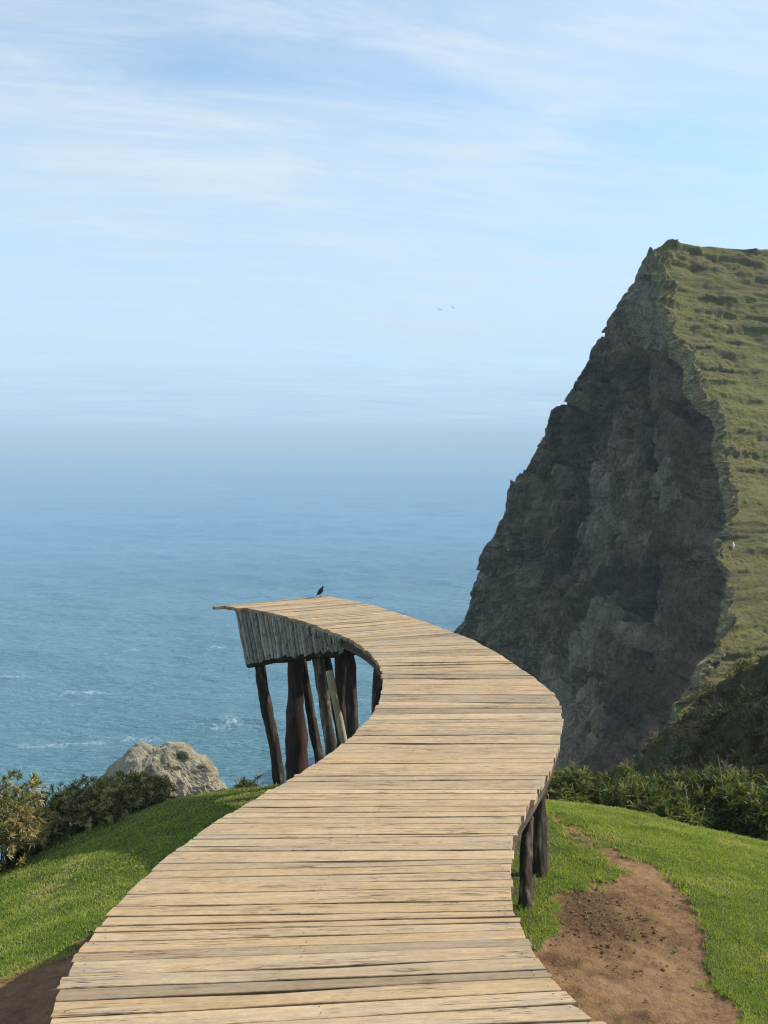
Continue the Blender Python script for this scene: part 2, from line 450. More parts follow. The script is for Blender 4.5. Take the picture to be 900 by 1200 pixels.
def build_deck():
    mb = MB()
    s = 0.0; cuts = [0.0]
    while s < S_END - .08:
        s += rng.choice([.06, .085, .105, .125, .155], p=[.18, .25, .27, .2, .1]) * rng.uniform(.92, 1.08)
        cuts.append(min(s, S_END))
    cuts = np.array(cuts); m = len(cuts)
    dl = np.clip(rng.normal(0, .013, m), -.022, .022); dr = np.clip(rng.normal(0, .013, m), -.022, .022); dl[-1] = dr[-1] = 0
    NS = 26
    for i in range(m - 1):
        A0, A1 = EL(cuts[i] + dl[i]), ER(cuts[i] + dr[i])
        B0, B1 = EL(cuts[i + 1] + dl[i + 1]), ER(cuts[i + 1] + dr[i + 1])
        ax = (A1 + B1) / 2 - (A0 + B0) / 2; Ln = np.linalg.norm(ax); ax /= Ln
        el, er = rng.normal(.0, .007), rng.normal(.0, .007)
        if rng.random() < .10: el += rng.uniform(-.03, .025)
        if i == m - 2: el, er = .22, .0
        if i in (m - 3, m - 4): el = .08
        u = np.linspace(0, 1, NS)
        tt = (u * (Ln + el + er) - el) / Ln
        A = A0 + (A1 - A0) * tt[:, None]; B = B0 + (B1 - B0) * tt[:, None]
        wv = B - A; w = np.linalg.norm(wv, axis=1); wd = wv / w[:, None]
        sd = rng.uniform(0, 500)
        um = u * Ln
        ga = rng.uniform(.0004, .0026) + .0016 * (fbm(um * 1.6 + sd, sd * .3, 0, 3) + .3)
        gb = rng.uniform(.0004, .0026) + .0016 * (fbm(um * 1.6 + sd, sd * .7, 9, 3) + .3)
        if i < 22 and rng.random() < .35: ga = ga + .0035
        if rng.random() < .45:     # a worn or split edge that opens a wider gap
            c0, wd0 = rng.uniform(.1, .9) * Ln, rng.uniform(.15, .5)
            gb = gb + rng.uniform(.007, .022) * np.exp(-((um - c0) / wd0) ** 2)
        ga, gb = np.clip(ga, .0006, .03), np.clip(gb, .0006, .03)
        zj = rng.normal(0, .0016); tilt = rng.normal(0, .0018); wob = .003 * fbm(um * .8 + sd, 3, 1, 2)
        bv = .0022
        nrm = np.array([0, 0, 1.])
        prof = [(ga, -TH, 0), (ga, -bv, 0), (ga + bv, 0, 1), (w * .33, .0012, 1), (w * .66, .0012, 1), (w - gb - bv, 0, 1), (w - gb, -bv, 0), (w - gb, -TH, 0)]
        rows = []; gcs = []; eds = []; egs = []
        ro = rng.uniform(0, 60)
        for j, (off, dz, top) in enumerate(prof):
            off = off * np.ones(NS)
            zz = dz + zj + wob + tilt * (off / w - .5)
            rows.append(A + wd * off[:, None] + nrm * zz[:, None])
            gcs.append(np.stack([um + ro, off + ro * 1.7, np.full(NS, ro * 3.1 + dz * 3)], -1))
            eds.append(np.minimum(u, 1 - u) * Ln)
            egs.append(np.minimum(off - ga, w - gb - off))
        V = np.stack(rows, 0)      # (8, NS, 3)
        # round and chip the ends
        V[:, 0] += ax * (rng.uniform(0, .012, 8))[:, None] ; V[:, -1] -= ax * (rng.uniform(0, .012, 8))[:, None]
        k = len(prof)
        faces = grid_faces(k, NS)[:, ::-1]
        bot = np.array([[(k - 1) * NS + c, 0 * NS + c, 0 * NS + c + 1, (k - 1) * NS + c + 1] for c in range(NS - 1)])[:, ::-1]
        e0 = np.array([[r * NS for r in range(k)]]); e1 = np.array([[r * NS + NS - 1 for r in range(k)][::-1]])
        if i < 55:
            for q in (.06, Ln * .5, Ln - .05):
                for w_ in (.28, .72):
                    if rng.random() < .5: continue
                    cpt = (A0 + (A1 - A0) * (q / Ln)) * (1 - w_) + (B0 + (B1 - B0) * (q / Ln)) * w_ + nrm * (zj + .0045) + ax * rng.normal(0, .012)
                    hx = np.array([cpt + ax * .0032 * cos(a) + np.cross(nrm, ax) * .0032 * sin(a) for a in np.linspace(0, 2 * pi, 7)[:-1]])
                    mb.add(hx, np.array([[0, 1, 2, 3, 4, 5]]), rnd=.5, gc=hx, endd=np.full(6, .3), edge=np.full(6, -1.))
        mb.add(V.reshape(-1, 3), [faces, bot, e0, e1], rnd=rng.random(), gc=np.concatenate(gcs), endd=np.concatenate(eds), edge=np.concatenate(egs))
    return mb

def gcz(V, seed):   # grain coordinates for posts and beams
    return np.asarray(V) + seed * 3.7

walk = thing('boardwalk', 'curving wooden boardwalk of bleached planks ending in mid air above the sea', 'boardwalk', tuple(float(v) for v in (cen[2] - np.array([0, 0, .3]))))
build_deck().build('deck', M_PLANK, walk)

def stringer(frac_fn, s0, s1, depth, wid, name='stringer', mat=M_BEAM, n=70, drop=0.0):
    s = np.linspace(s0, s1, n)
    l, r = EL(s), ER(s); ax = r - l; Ln = np.linalg.norm(ax, axis=1)[:, None]; ax = ax / Ln
    c = frac_fn(l, r, ax, Ln)
    top = -TH - .002 - drop
    dd = depth * np.ones(n)
    q = [c - ax * wid / 2 + [0, 0, top], c + ax * wid / 2 + [0, 0, top], c + ax * wid / 2 - np.stack([0 * s, 0 * s, dd - top], -1), c - ax * wid / 2 - np.stack([0 * s, 0 * s, dd - top], -1)]
    V = np.stack(q, 1).reshape(-1, 3)
    sv = np.repeat(s, 4)
    gc = np.stack([V[:, 2] * 3, np.tile([0, .1, .2, .3], n), sv], -1)
    mb = MB(); mb.add(V, [grid_faces(n, 4, True), np.array([[0, 1, 2, 3], [4 * n - 1, 4 * n - 2, 4 * n - 3, 4 * n - 4]])], gc=gc)
    return mb.build(name, mat, walk)
stringer(lambda l, r, ax, Ln: r - ax * .045, 0, S_END - .1, .10, .05)
stringer(lambda l, r, ax, Ln: l + ax * .07, 0, sarc[21], .12, .06)
stringer(lambda l, r, ax, Ln: l + ax * .16, sarc[21], S_END - .1, .12, .06)
stringer(lambda l, r, ax, Ln: (l + r) / 2, 0, S_END - .1, .13, .08)

# slatted skirt below the deck's end
def skirt(top, bot, n, name='skirt_panel', back=None):
    top = resample(top, n + 1); bot = resample(bot, n + 1)
    mb = MB()
    for i in range(n):
        for_g = rng.uniform(.10, .20)
        a0, a1 = top[i] + (top[i + 1] - top[i]) * for_g, top[i + 1] - (top[i + 1] - top[i]) * for_g
        b0, b1 = bot[i] + (bot[i + 1] - bot[i]) * for_g, bot[i + 1] - (bot[i + 1] - bot[i]) * for_g
        jz = np.array([0, 0, rng.normal(0, .012)]); b0 = b0 + jz; b1 = b1 + jz
        nn = np.cross(a1 - a0, a0 - b0); nn /= np.linalg.norm(nn)
        if nn[1] > 0 and back is None: nn = -nn
        if back is not None and np.dot(nn, back) < 0: nn = -nn
        off = nn * rng.normal(0, .008)
        k = 9
        rows = []
        for f in np.linspace(0, 1, k):
            l = a0 + (b0 - a0) * f + off; r = a1 + (b1 - a1) * f + off
            wob = .012 * np.array([fbm(f * 2.5 + i * 3.3, i * 1.7, 0, 2), 0, 0])
            m_ = (l + r) / 2 + nn * .022
            rows.append([l + wob, (l * .75 + r * .25) + nn * .018 + wob, m_ + wob, (l * .25 + r * .75) + nn * .018 + wob, r + wob, r - nn * .03 + wob, l - nn * .03 + wob])
        V = np.array(rows).reshape(-1, 3)
        gc = V * 1.0; gc[:, 0] += i * 2.31
        mb.add(V, [grid_faces(k, 7, True), np.array([list(range(7))]), np.array([list(range((k - 1) * 7, k * 7))[::-1]])], rnd=rng.random(), gc=gc)
    return mb.build(name, M_SLAT, walk)

def edge_depth(px):    # depth of the deck's inner edge at a photo column, end part
    xs = np.array([264, 310, 355, 396, 423, 438]); ys = np.array([708, 717, 728, 743, 757, 771])
    order = np.argsort(xs)
    py = np.interp(px, xs[order], ys[order])
    return at_z(px, py, -2.306)[..., 1], py
tp = []
for px in (271, 290, 310, 330, 350, 372, 397):
    Yd, py = edge_depth(px); p = at_y(px, py, Yd) ; p = p + np.array([.035, .03, -TH - .004]); tp.append(p)
bt = []
for (px, py, pe) in ((288, 778, 271), (304, 775, 290), (321, 771.5, 310), (338, 769, 330), (358, 766.5, 350), (380, 764.5, 372), (402, 763, 397)):
    Yd, _ = edge_depth(pe); bt.append(at_y(px, py, Yd + .19))
skirt(tp, bt, 31)
tp, bt = np.array(tp), np.array(bt)
# seaward side and end of the same box
s = np.linspace(S_END - .12, S_END - 2.2, 7)
rt = ER(s) + np.array([-.06, -.06, -TH - .012])
dep = np.linspace(.80, .22, 7)
rb = rt + np.stack([-.12 + 0 * s, -.1 + 0 * s, -dep], -1)
skirt(rt, rb, 30, back=np.array([1., .5, 0]))
skirt(np.array([tp[0] + [0.03, .05, 0], rt[0] + [-.05, -.02, 0]]), np.array([bt[0] + [.03, .05, 0.02], rb[0] + [-.05, -.02, 0]]), 26, back=np.array([-.2, 1., 0]))
# bottom chord behind the slats
ch = bt + np.array([.03, .09, -.035])
V, Fc = tube(ch, np.full(len(ch), .055), 8, 30, .12, 2, 4.)
MBx = MB(); MBx.add(V, Fc, gc=gcz(V, 2.)); MBx.build('chord_beam', M_POST, walk, True)
for k, (i, j) in enumerate(((1, 0), (3, 2), (5, 4))):
    p0 = bt[i] + [0.0, .12, -.02]; p1 = rb[j] + [-.08, -.1, .02]
    V, Fc = tube([p0, p1], [.06, .055], 8, 14, .12, 2, 9. + k)
    MBx = MB(); MBx.add(V, Fc, gc=gcz(V, k + 5.)); MBx.build('crossbeam', M_POST, walk, True)

def post(pts, radii, mat, rough=.2, sides=14, seed=0., ext=1.5):
    K = 1.0 if pts[0][2] < 6 else .836
    P = [at_y(a, b, y * K) for a, b, y in pts]; radii = [q * K for q in radii]
    d = P[-1] - P[0]
    P.append(P[-1] + d * (ext - 1)); radii = list(radii) + [radii[-1] * 1.05]
    V, Fc = tube(P, radii, sides, 34, rough * 1.35, 2.6, seed)
    mb = MB(); mb.add(V, Fc, gc=gcz(V, seed))
    return mb.build('post', mat, walk, True)
R_ = lambda px, Y: px * Y / F / 2
post([(303, 772, 12.85), (314, 840, 12.7), (321, 870, 12.6), (327, 916, 12.5)], [R_(13, 12.8), R_(13, 12.8), R_(13, 12.6), R_(14, 12.5)], M_POST, .22, seed=1.1)
post([(345, 766, 12.3), (347, 830, 12.2), (349, 915, 12.1)], [R_(16, 12.3), R_(20, 12.2), R_(29, 12.1)], M_POSTR, .2, seed=2.3)
post([(353, 768, 12.6), (363, 828, 12.5), (374, 890, 12.4)], [R_(10, 12.6), R_(11, 12.5), R_(12, 12.4)], M_POST, .2, seed=3.9)
post([(372, 768, 11.9), (380, 820, 11.8), (389, 885, 11.7)], [R_(14, 11.9), R_(14, 11.8), R_(14, 11.7)], M_POSTG, .2, seed=4.4)
post([(380, 764, 12.2), (388, 800, 12.1), (399, 860, 12.0)], [R_(11, 12.), R_(11, 12.), R_(11, 12.)], M_POST, .2, seed=5.7)
post([(386, 786, 10.9), (392.5, 820, 10.85), (403, 868, 10.75)], [R_(7.5, 10.9), R_(8.5, 10.8), R_(9, 10.7)], M_POSTP, .22, seed=6.2)
post([(398, 762, 11.55), (399, 800, 11.5), (401, 870, 11.4)], [R_(13, 11.4), R_(13, 11.4), R_(14, 11.4)], M_POST, .16, seed=7.5)
post([(408, 762, 11.3), (411, 800, 11.25), (413, 868, 11.2)], [R_(13, 11.4), R_(14, 11.4), R_(15, 11.4)], M_POST, .16, seed=8.3)
post([(444, 769, 10.25), (442.5, 800, 10.15), (441, 838, 10.05)], [R_(10, 10), R_(12, 10), R_(13, 10)], M_POST, .16, seed=9.6, ext=3.2)
# the two posts under the right edge
post([(619, 957, 5.17), (616.5, 1000, 5.03), (616, 1064, 4.86)], [R_(15, 4.9), R_(16, 4.9), R_(18, 4.9)], M_POSTN, .24, 16, 10.4, 1.12)
post([(632, 918, 5.68), (632, 960, 5.62), (633, 1025, 5.56)], [R_(14, 5.6), R_(16, 5.6), R_(18.5, 5.6)], M_POSTN, .24, 16, 11.8, 1.12)

# ------------------------------------------------------------------ ground
base_h = hermite([-60, -20, -5, 0, 2, 3, 4, 5, 6, 7, 8, 9, 10, 11, 13, 16, 20, 30, 60, 110],
                 [-3., -.6, 1.15, 1.80, 2.36, 2.65, 2.91, 3.14, 3.38, 3.65, 3.96, 4.31, 4.75, 5.3, 6.8, 9.6, 14, 25, 54, 60])
left_h = hermite([-60, -20, -5, 0, 2, 3, 4, 5, 6, 7, 8, 9, 10, 12, 16, 20, 30, 60, 110],
                 [-3., -.6, 1.2, 1.93, 2.44, 2.71, 3.02, 3.33, 3.64, 3.89, 4.07, 4.24, 4.68, 5.9, 9.6, 14, 25, 54, 60])
def ground_z(x, y, rough=True):
    x = np.asarray(x, float); y = np.asarray(y, float)
    k = sstep(-.9, .5, x)
    h = base_h(y) * k + left_h(y) * (1 - k)
    h = h + np.where(x > 0, .029 * np.minimum(np.abs(x), 14) ** 2, .065 * np.maximum(np.minimum(-x, 14) - .83, 0) ** 2) * sstep(-4, 3, y) + np.maximum(np.abs(x) - 14, 0) * .6 * sstep(0, 8, y)
    z = -h
    if rough:
        z = z + .03 * fbm(x * .9, y * .9, 2., 3) + .008 * fbm(x * 5, y * 5, 0., 2)
    return z

def axis(lo, a, b, hi, step, grow=1.12):
    core = np.arange(a, b + step / 2, step)
    l, r = [], []
    d, p = step, a
    while p > lo: d *= grow; p -= d; l.append(max(p, lo))
    d, p = step, core[-1]
    while p < hi: d *= grow; p += d; r.append(min(p, hi))
    return np.concatenate([l[::-1], core, r])
gx = axis(-60, -4.2, 6.2, 60, .021); gy = axis(-60, 2.2, 10.6, 75, .021)
GX, GY = np.meshgrid(gx, gy)
GZ = ground_z(GX, GY)

PATH = [(672, 985), (656, 968), (644, 955), (642, 948), (648, 950), (662, 962), (676, 970), (685, 975), (703, 986), (726, 996), (749, 1006), (772, 1017), (794, 1034), (811, 1053), (818, 1069), (825, 1092),
        (822, 1110), (826, 1133), (842, 1156), (864, 1175), (878, 1203), (900, 1270), (930, 1420), (560, 1420), (560, 1180), (600, 1120), (627, 1123), (632, 1107), (647, 1092), (652, 1076),
        (655, 1061), (649, 1050), (670, 1041), (692, 1035), (715, 1030), (727, 1020), (720, 1009), (704, 1005), (699, 994), (685, 989)]
DIRTL = [(-300, 1165), (-40, 1152), (0, 1143), (36, 1129), (70, 1112), (98, 1100), (125, 1086), (300, 1075), (420, 1080), (420, 1420), (-300, 1420)]
def masks(x, y, z, amp=1.0, seed=0.):
    px, py = proj(np.stack([x, y, z], -1))
    k = np.clip((py - HOR) / 500, .2, 3) * amp
    jx = 13 * k * fbm(x * 4.2 + seed, y * 4.2, 1., 4); jy = 8 * k * fbm(x * 4.2, y * 4.2 + seed, 7., 4)
    ok = (y > .8)
    return in_poly(px + jx, py + jy, PATH) & ok & (x > 0), in_poly(px + jx, py + jy, DIRTL) & ok & (x < .6), px, py
fx_ = (GX[:-1, :-1] + GX[1:, 1:]) / 2; fy_ = (GY[:-1, :-1] + GY[1:, 1:]) / 2; fz_ = ground_z(fx_, fy_, False)
mp, ml, _, _ = masks(fx_, fy_, fz_)
# clods and trampling in the bare soil
vp = np.zeros_like(GX); 
for dy_, dx_ in ((0, 0), (0, 1), (1, 0), (1, 1)):
    vp[dy_:dy_ + mp.shape[0], dx_:dx_ + mp.shape[1]] += (mp | ml)
vp /= 4
WX, WY = at_z(690, 1065, -3.12)[:2]
wet = np.clip(np.exp(-((GX - WX) / .30) ** 2 - ((GY - WY) / .38) ** 2) * 1.6 + .8 * sstep(.15, .5, fbm(GX * 1.3 + 3, GY * 1.3, 5., 4)) , 0, 1)
GZ = GZ - vp * .025 + vp * (.010 * fbm(GX * 9, GY * 9, 3., 4, .6) + wet * .018 * np.maximum(0, fbm(GX * 14, GY * 14, 8., 3, .6)))
VG = np.stack([GX, GY, GZ], -1).reshape(-1, 3)
FG = grid_faces(len(gy), len(gx))
mpf, mlf = mp.ravel(), ml.ravel()
def submesh(name, sel, mat, **kw):
    f = FG[sel]; used, inv = np.unique(f, return_inverse=True)
    a = {'wet': wet.ravel()[used]}
    return mk(name, VG[used], inv.reshape(-1, 4), mat, None, a, True, **kw)
M_DIRT = mat_dirt('trodden_earth', (.24, .134, .064), (.365, .222, .11), (.078, .041, .021))
M_DIRT2 = mat_dirt('shaded_earth', (.25, .125, .06), (.33, .19, .10), (.12, .06, .032))
submesh('ground', ~(mpf | mlf), mat_ground(), kind='structure')
submesh('dirt_path', mpf, M_DIRT, kind='structure')
submesh('dirt_ground', mlf & ~mpf, M_DIRT2, kind='structure')

# clods of earth on the path
mb = MB()
for i in range(1100):
    if i < 800: x, y = WX + rng.normal(0, .3), WY + rng.normal(0, .38)
    else: x, y = rng.uniform(.8, 3.2), rng.uniform(2.6, 5.6)
    z = float(ground_z(x, y))
    a, b, _, _ = masks(np.array([x]), np.array([y]), np.array([z]))
    if not a[0]: continue
    r = (.0028 + .0085 * rng.random() ** 3) if i < 800 else (.002 + .006 * rng.random() ** 3)
    ph = np.linspace(0, 2 * pi, 7, endpoint=False)
    V = [np.array([0, 0, 1.])]
    for el in (.55, -.2): V += [np.array([cos(p) * (1 - el * el) ** .5, sin(p) * (1 - el * el) ** .5, el]) for p in ph]
    V = np.array(V) * r * np.array([1.2, 1.0, .75]) * (1 + .3 * rng.normal(size=(15, 1))) + [x, y, z - .016]
    t3 = np.array([[0, 1 + k, 1 + (k + 1) % 7] for k in range(7)]); q4 = np.array([[1 + k, 8 + k, 8 + (k + 1) % 7, 1 + (k + 1) % 7] for k in range(7)])
    mb.add(V, [t3, q4], wet=rng.uniform(0, .6))
mb.build('dirt', M_DIRT, None, kind='stuff', label='loose crumbs of earth on the trodden path')

# ------------------------------------------------------------------ grass blades
deck_poly = np.concatenate([PL[:, :2], PR[::-1, :2]])
def grass():
    n = 720000
    u = rng.random(n)
    y = 2.3 * (11.5 / 2.3) ** (u ** .8)
    x = np.where(rng.random(n) < .8, rng.uniform(-.62, .66, n), rng.uniform(-1.15, 1.15, n)) * (y + .6)
    z = ground_z(x, y)
    a, b, px, py = masks(x, y, ground_z(x, y, False), 1.0)
    a2, b2, _, _ = masks(x, y, ground_z(x, y, False), 1.7, 5.)
    inside = a | b
    keep = (~inside) | ((~(a2 | b2)) & (rng.random(n) < .45)) | (rng.random(n) < .006)
    under = in_poly(x, y, deck_poly)
    keep &= ~(under & (rng.random(n) < .75))
    keep &= ~(((a2 | b2)) & (rng.random(n) < .45))
    # the faint worn trace that leads up from the path
    tx, ty = at_z(np.array([668, 645]), np.array([977, 940]), -3.6)[:, 0].mean(), 0
    x, y, z, px, py = x[keep], y[keep], z[keep], px[keep], py[keep]
    n = len(x)
    cl = fbm(x * 2.0, y * 2.0, 4., 4)
    cl2 = fbm(x * 7, y * 7, 9., 3)
    L = (.011 + .012 * rng.random(n)) * (1 + .45 * cl2) * np.clip(.75 + y * .03, .8, 1.1)
    for (qx, qy) in ((.90, 4.86), (1.13, 5.56)): L = L * (1 + 1.3 * np.exp(-((x - qx) ** 2 + (y - qy) ** 2) / .02))
    L = L * (1 + .7 * sstep(.35, .7, cl2))
    w = .0034 * rng.uniform(.8, 1.5, n) * np.clip(y / 4.5, .8, 1.9)
    ph = rng.uniform(0, 2 * pi, n)
    lean = rng.uniform(.15, 1.0, n); la = rng.uniform(0, 2 * pi, n)
    b0 = np.stack([x - w * np.cos(ph), y - w * np.sin(ph), z - .004], -1)
    b1 = np.stack([x + w * np.cos(ph), y + w * np.sin(ph), z - .004], -1)
    tip = np.stack([x + L * lean * np.cos(la), y + L * lean * np.sin(la), z + L * np.sqrt(np.clip(1 - .45 * lean ** 2, .1, 1))], -1)
    V = np.stack([b0, b1, tip], 1).reshape(-1, 3)
    Fs = np.arange(3 * n).reshape(-1, 3)
    rnd = np.clip(.5 + .45 * cl + .22 * rng.normal(size=n), 0, 1)
    dry = np.clip((rng.random(n) < .06) * rng.uniform(.4, .9, n) + .55 * sstep(.25, .9, fbm(x * 1.1 + 8, y * 1.1, 2., 4)) + .25 * sstep(7.5, 10, y), 0, 1)
    ns = 90                                    # a few bleached straws lying on the lawn
    k = rng.choice(n, ns, replace=False); a_ = rng.uniform(0, pi, ns); L2 = rng.uniform(.03, .10, ns)
    V = V.reshape(-1, 3, 3)
    c0 = np.stack([x[k], y[k], z[k] + .028], -1); dv_ = np.stack([np.cos(a_), np.sin(a_), rng.normal(0, .08, ns)], -1) * L2[:, None]
    V[k, 0] = c0; V[k, 1] = c0 + [0, .005, .003]; V[k, 2] = c0 + dv_; V = V.reshape(-1, 3)
    dry[k] = 1.0
    rep = lambda q: np.repeat(q, 3)
    return mk('grass', V, Fs, mat_leaf('lawn_blades', [(.14, .215, .034), (.21, .30, .05), (.295, .365, .07), (.40, .43, .105)], (.60, .50, .23), .4, .6),
              None, {'rnd': rep(rnd), 'dry': rep(dry), 'along': np.tile([0, 0, 1.], n)}, False, kind='stuff', label='short green lawn grass covering the clifftop')
grass()

# ------------------------------------------------------------------ shrubs
def leaves(base, dirs, L, W, bend=.25, up=None):
    n = len(base)
    dirs = dirs / (np.linalg.norm(dirs, axis=1)[:, None] + 1e-9)
    rv = rng.normal(size=(n, 3)); sd = np.cross(dirs, rv); sd /= np.linalg.norm(sd, axis=1)[:, None] + 1e-9
    nn = np.cross(sd, dirs)
    L = np.asarray(L)[:, None]; W = np.asarray(W)[:, None]
    drop = np.array([0, 0, -1.]) * bend
    p = [base - sd * W * .3, base + sd * W * .3, base + dirs * L * .55 + drop * L * .15 - sd * W * .5, base + dirs * L * .55 + drop * L * .15 + sd * W * .5, base + dirs * L + drop * L * .6]
    V = np.stack(p, 1).reshape(-1, 3)
    k = np.arange(n)[:, None] * 5
    return V, [k + np.array([[0, 1, 3, 2]]), k + np.array([[2, 3, 4]])]

def shrub(name, label, cat, loc, lumps, n_ros, leafL, leafW, per, mat, group, dry_p, stem_mat, erect=.3, bend=.25, spikes=None, sink=.1):
    """lumps: list of (dx,dy,dz, rx,ry,rz) relative to loc"""
    loc = np.array(loc, float)
    root = thing(name, label, cat, tuple(float(v) for v in loc), group)
    lumps = np.array(lumps, float)
    area = (lumps[:, 3] * lumps[:, 5]) ; pr = area / area.sum()
    idx = rng.choice(len(lumps), n_ros, p=pr)
    d = rng.normal(size=(n_ros, 3)); d[:, 2] = np.abs(d[:, 2]) * 1.1 - .35; d /= np.linalg.norm(d, axis=1)[:, None]
    rr = 1.04 - .55 * rng.random(n_ros) ** 2.0
    c = lumps[idx, :3] + d * lumps[idx, 3:] * rr[:, None]
    c += .04 * rng.normal(size=c.shape) * leafL / .1
    gz = ground_z(loc[0] + c[:, 0], loc[1] + c[:, 1], False) - loc[2]
    low = c[:, 2] < gz + .02
    c[low, 2] = gz[low] + rng.uniform(.02, .12, low.sum())
    ax = d * np.array([1, 1, 1]) + np.array([0, 0, erect]) + .25 * rng.normal(size=d.shape); ax /= np.linalg.norm(ax, axis=1)[:, None]
    B = np.repeat(c, per, 0); AX = np.repeat(ax, per, 0)
    m = len(B)
    th = np.radians(rng.uniform(12, 78, m)); rv = rng.normal(size=(m, 3))
    pe = np.cross(AX, rv); pe /= np.linalg.norm(pe, axis=1)[:, None]
    D = AX * np.cos(th)[:, None] + pe * np.sin(th)[:, None]
    B = B + AX * (rng.uniform(-.5, .15, m) * leafL)[:, None]
    L = leafL * rng.uniform(.6, 1.25, m); W = leafW * rng.uniform(.7, 1.3, m)
    V, Fs = leaves(B + loc, D, L, W, bend)
    hue = np.repeat(np.clip(.5 + .25 * rng.normal(size=n_ros) + .25 * fbm(c[:, 0] * 3 + loc[0], c[:, 1] * 3, c[:, 2] * 3, 2), 0, 1), per)
    rnd = np.clip(hue + .15 * rng.normal(size=m), 0, 1)
    dry_r = np.repeat((rng.random(n_ros) < np.clip(dry_p + dry_p * 1.2 * fbm(c[:, 0] * 2.5, c[:, 1] * 2.5 + loc[0], c[:, 2] * 2.5, 2), 0, 1)) * rng.uniform(.5, 1, n_ros), per)
    dry = np.clip(dry_r * rng.uniform(.5, 1, m) + (rng.random(m) < .06) * .7, 0, 1)
    rep = lambda q: np.repeat(q, 5)
    mk('foliage', V, Fs, mat, root, {'rnd': rep(rnd), 'dry': rep(dry), 'along': np.tile([0, 0, .5, .5, 1.], m)}, False)
    # woody stems
    mb = MB()
    pick = rng.choice(n_ros, min(70, n_ros), replace=False)
    for i in pick:
        lp = lumps[idx[i]]
        b = np.array([lp[0] * .8 + rng.normal(0, .06), lp[1] * .8 + rng.normal(0, .06), 0.])
        b[2] = float(ground_z(loc[0] + b[0], loc[1] + b[1], False)) - loc[2] - .05
        e = c[i]; mid = (b + e) / 2 + rng.normal(0, .05, 3)
        V2, F2 = tube(np.array([b, mid, e]) + loc, [.012, .008, .004], 4, 6)
        mb.add(V2, F2, gc=V2)
    mb.build('stem', stem_mat, root)
    if spikes:
        for (a, bpt, r) in spikes:
            V2, F2 = tube(np.array([a, (np.array(a) + np.array(bpt)) / 2 + [.01, 0, .0], bpt]), [r, r * .8, r * .5], 6, 12, .15, 8, 3.)
            mb = MB(); mb.add(V2, F2, gc=V2); mb.build('flower_stalk', M_POSTP, root)
    return root

M_STEM = mat_log('shrub_stem', (.10, .075, .05), (.2, .15, .1))
LEAF_L = mat_leaf('coastal_shrub_leaf', [(.045, .06, .017), (.105, .12, .032), (.19, .185, .05), (.32, .28, .095)], (.66, .50, .26), .3, .6)
LEAF_R = mat_leaf('strap_leaf', [(.03, .05, .014), (.075, .105, .026), (.15, .18, .042), (.27, .28, .09)], (.36, .27, .13), .3, .5)
LEAF_D = mat_leaf('dry_shrub_leaf', [(.12, .09, .055), (.2, .15, .095), (.26, .2, .13)], (.3, .23, .15), .25, .6)
def gpt(px, Y):
    x = (px - CX) / F * Y * 1.0
    for _ in range(8):
        z = float(ground_z(x, Y, False)); p = proj(np.array([x, Y, z])); x += (px - p[0]) * Y / F
    return (x, Y, z)
GL = 'shrubs along the left edge of the lawn'
shrub('shrub', 'big shrub with dry tan leaf tips at the left edge of the lawn', 'shrub', gpt(-6, 8.3),
      [(0, 0, 0.433, 0.448, 0.56, 0.47), (-0.392, 0.224, 0.564, 0.448, 0.448, 0.47), (0.112, 0.28, 0.696, 0.314, 0.392, 0.339), (-0.616, -0.224, 0.376, 0.448, 0.448, 0.376), (-0.112, 0.112, 0.809, 0.246, 0.28, 0.254)], 760, .078, .0112, 18, LEAF_L, GL, .42, M_STEM)
shrub('shrub', 'low tan twiggy shrub drooping over the grass in front of the big left shrub', 'shrub', gpt(38, 8.6),
      [(0, 0, 0.23, 0.218, 0.287, 0.276), (-0.23, 0.0575, 0.253, 0.23, 0.287, 0.276)], 250, .078, .0105, 18, LEAF_L, GL, .62, M_STEM)
shrub('shrub', 'dark green shrub between the big left shrub and the rock', 'shrub', gpt(72, 9.0),
      [(0, 0, 0.195, 0.363, 0.44, 0.228), (0.165, 0.22, 0.244, 0.33, 0.44, 0.195), (-0.22, 0.22, 0.212, 0.33, 0.44, 0.22)], 480, .074, .0105, 18, LEAF_L, GL, .10, M_STEM)
shrub('shrub', 'olive shrub with tan tips in front of the pale rock', 'shrub', gpt(124, 9.2),
      [(0, 0, 0.197, 0.367, 0.486, 0.23), (0.281, 0, 0.197, 0.302, 0.432, 0.205), (-0.259, 0.108, 0.214, 0.302, 0.432, 0.205), (0.0864, 0.216, 0.263, 0.281, 0.324, 0.164)], 600, .074, .0108, 18, LEAF_L, GL, .38, M_STEM)
shrub('shrub', 'small round green shrub at the right end of the left row', 'shrub', gpt(174, 9.4),
      [(0, 0, 0.138, 0.259, 0.378, 0.174), (-0.162, 0.054, 0.184, 0.216, 0.324, 0.165)], 320, .07, .0105, 18, LEAF_L, GL, .15, M_STEM)
shrub('shrub', 'tiny tuft of shrub on the brow beside the boardwalk', 'shrub', gpt(288, 10.4),
      [(0, 0, .04, .10, .2, .06)], 40, .09, .013, 14, LEAF_L, GL, .2, M_STEM)

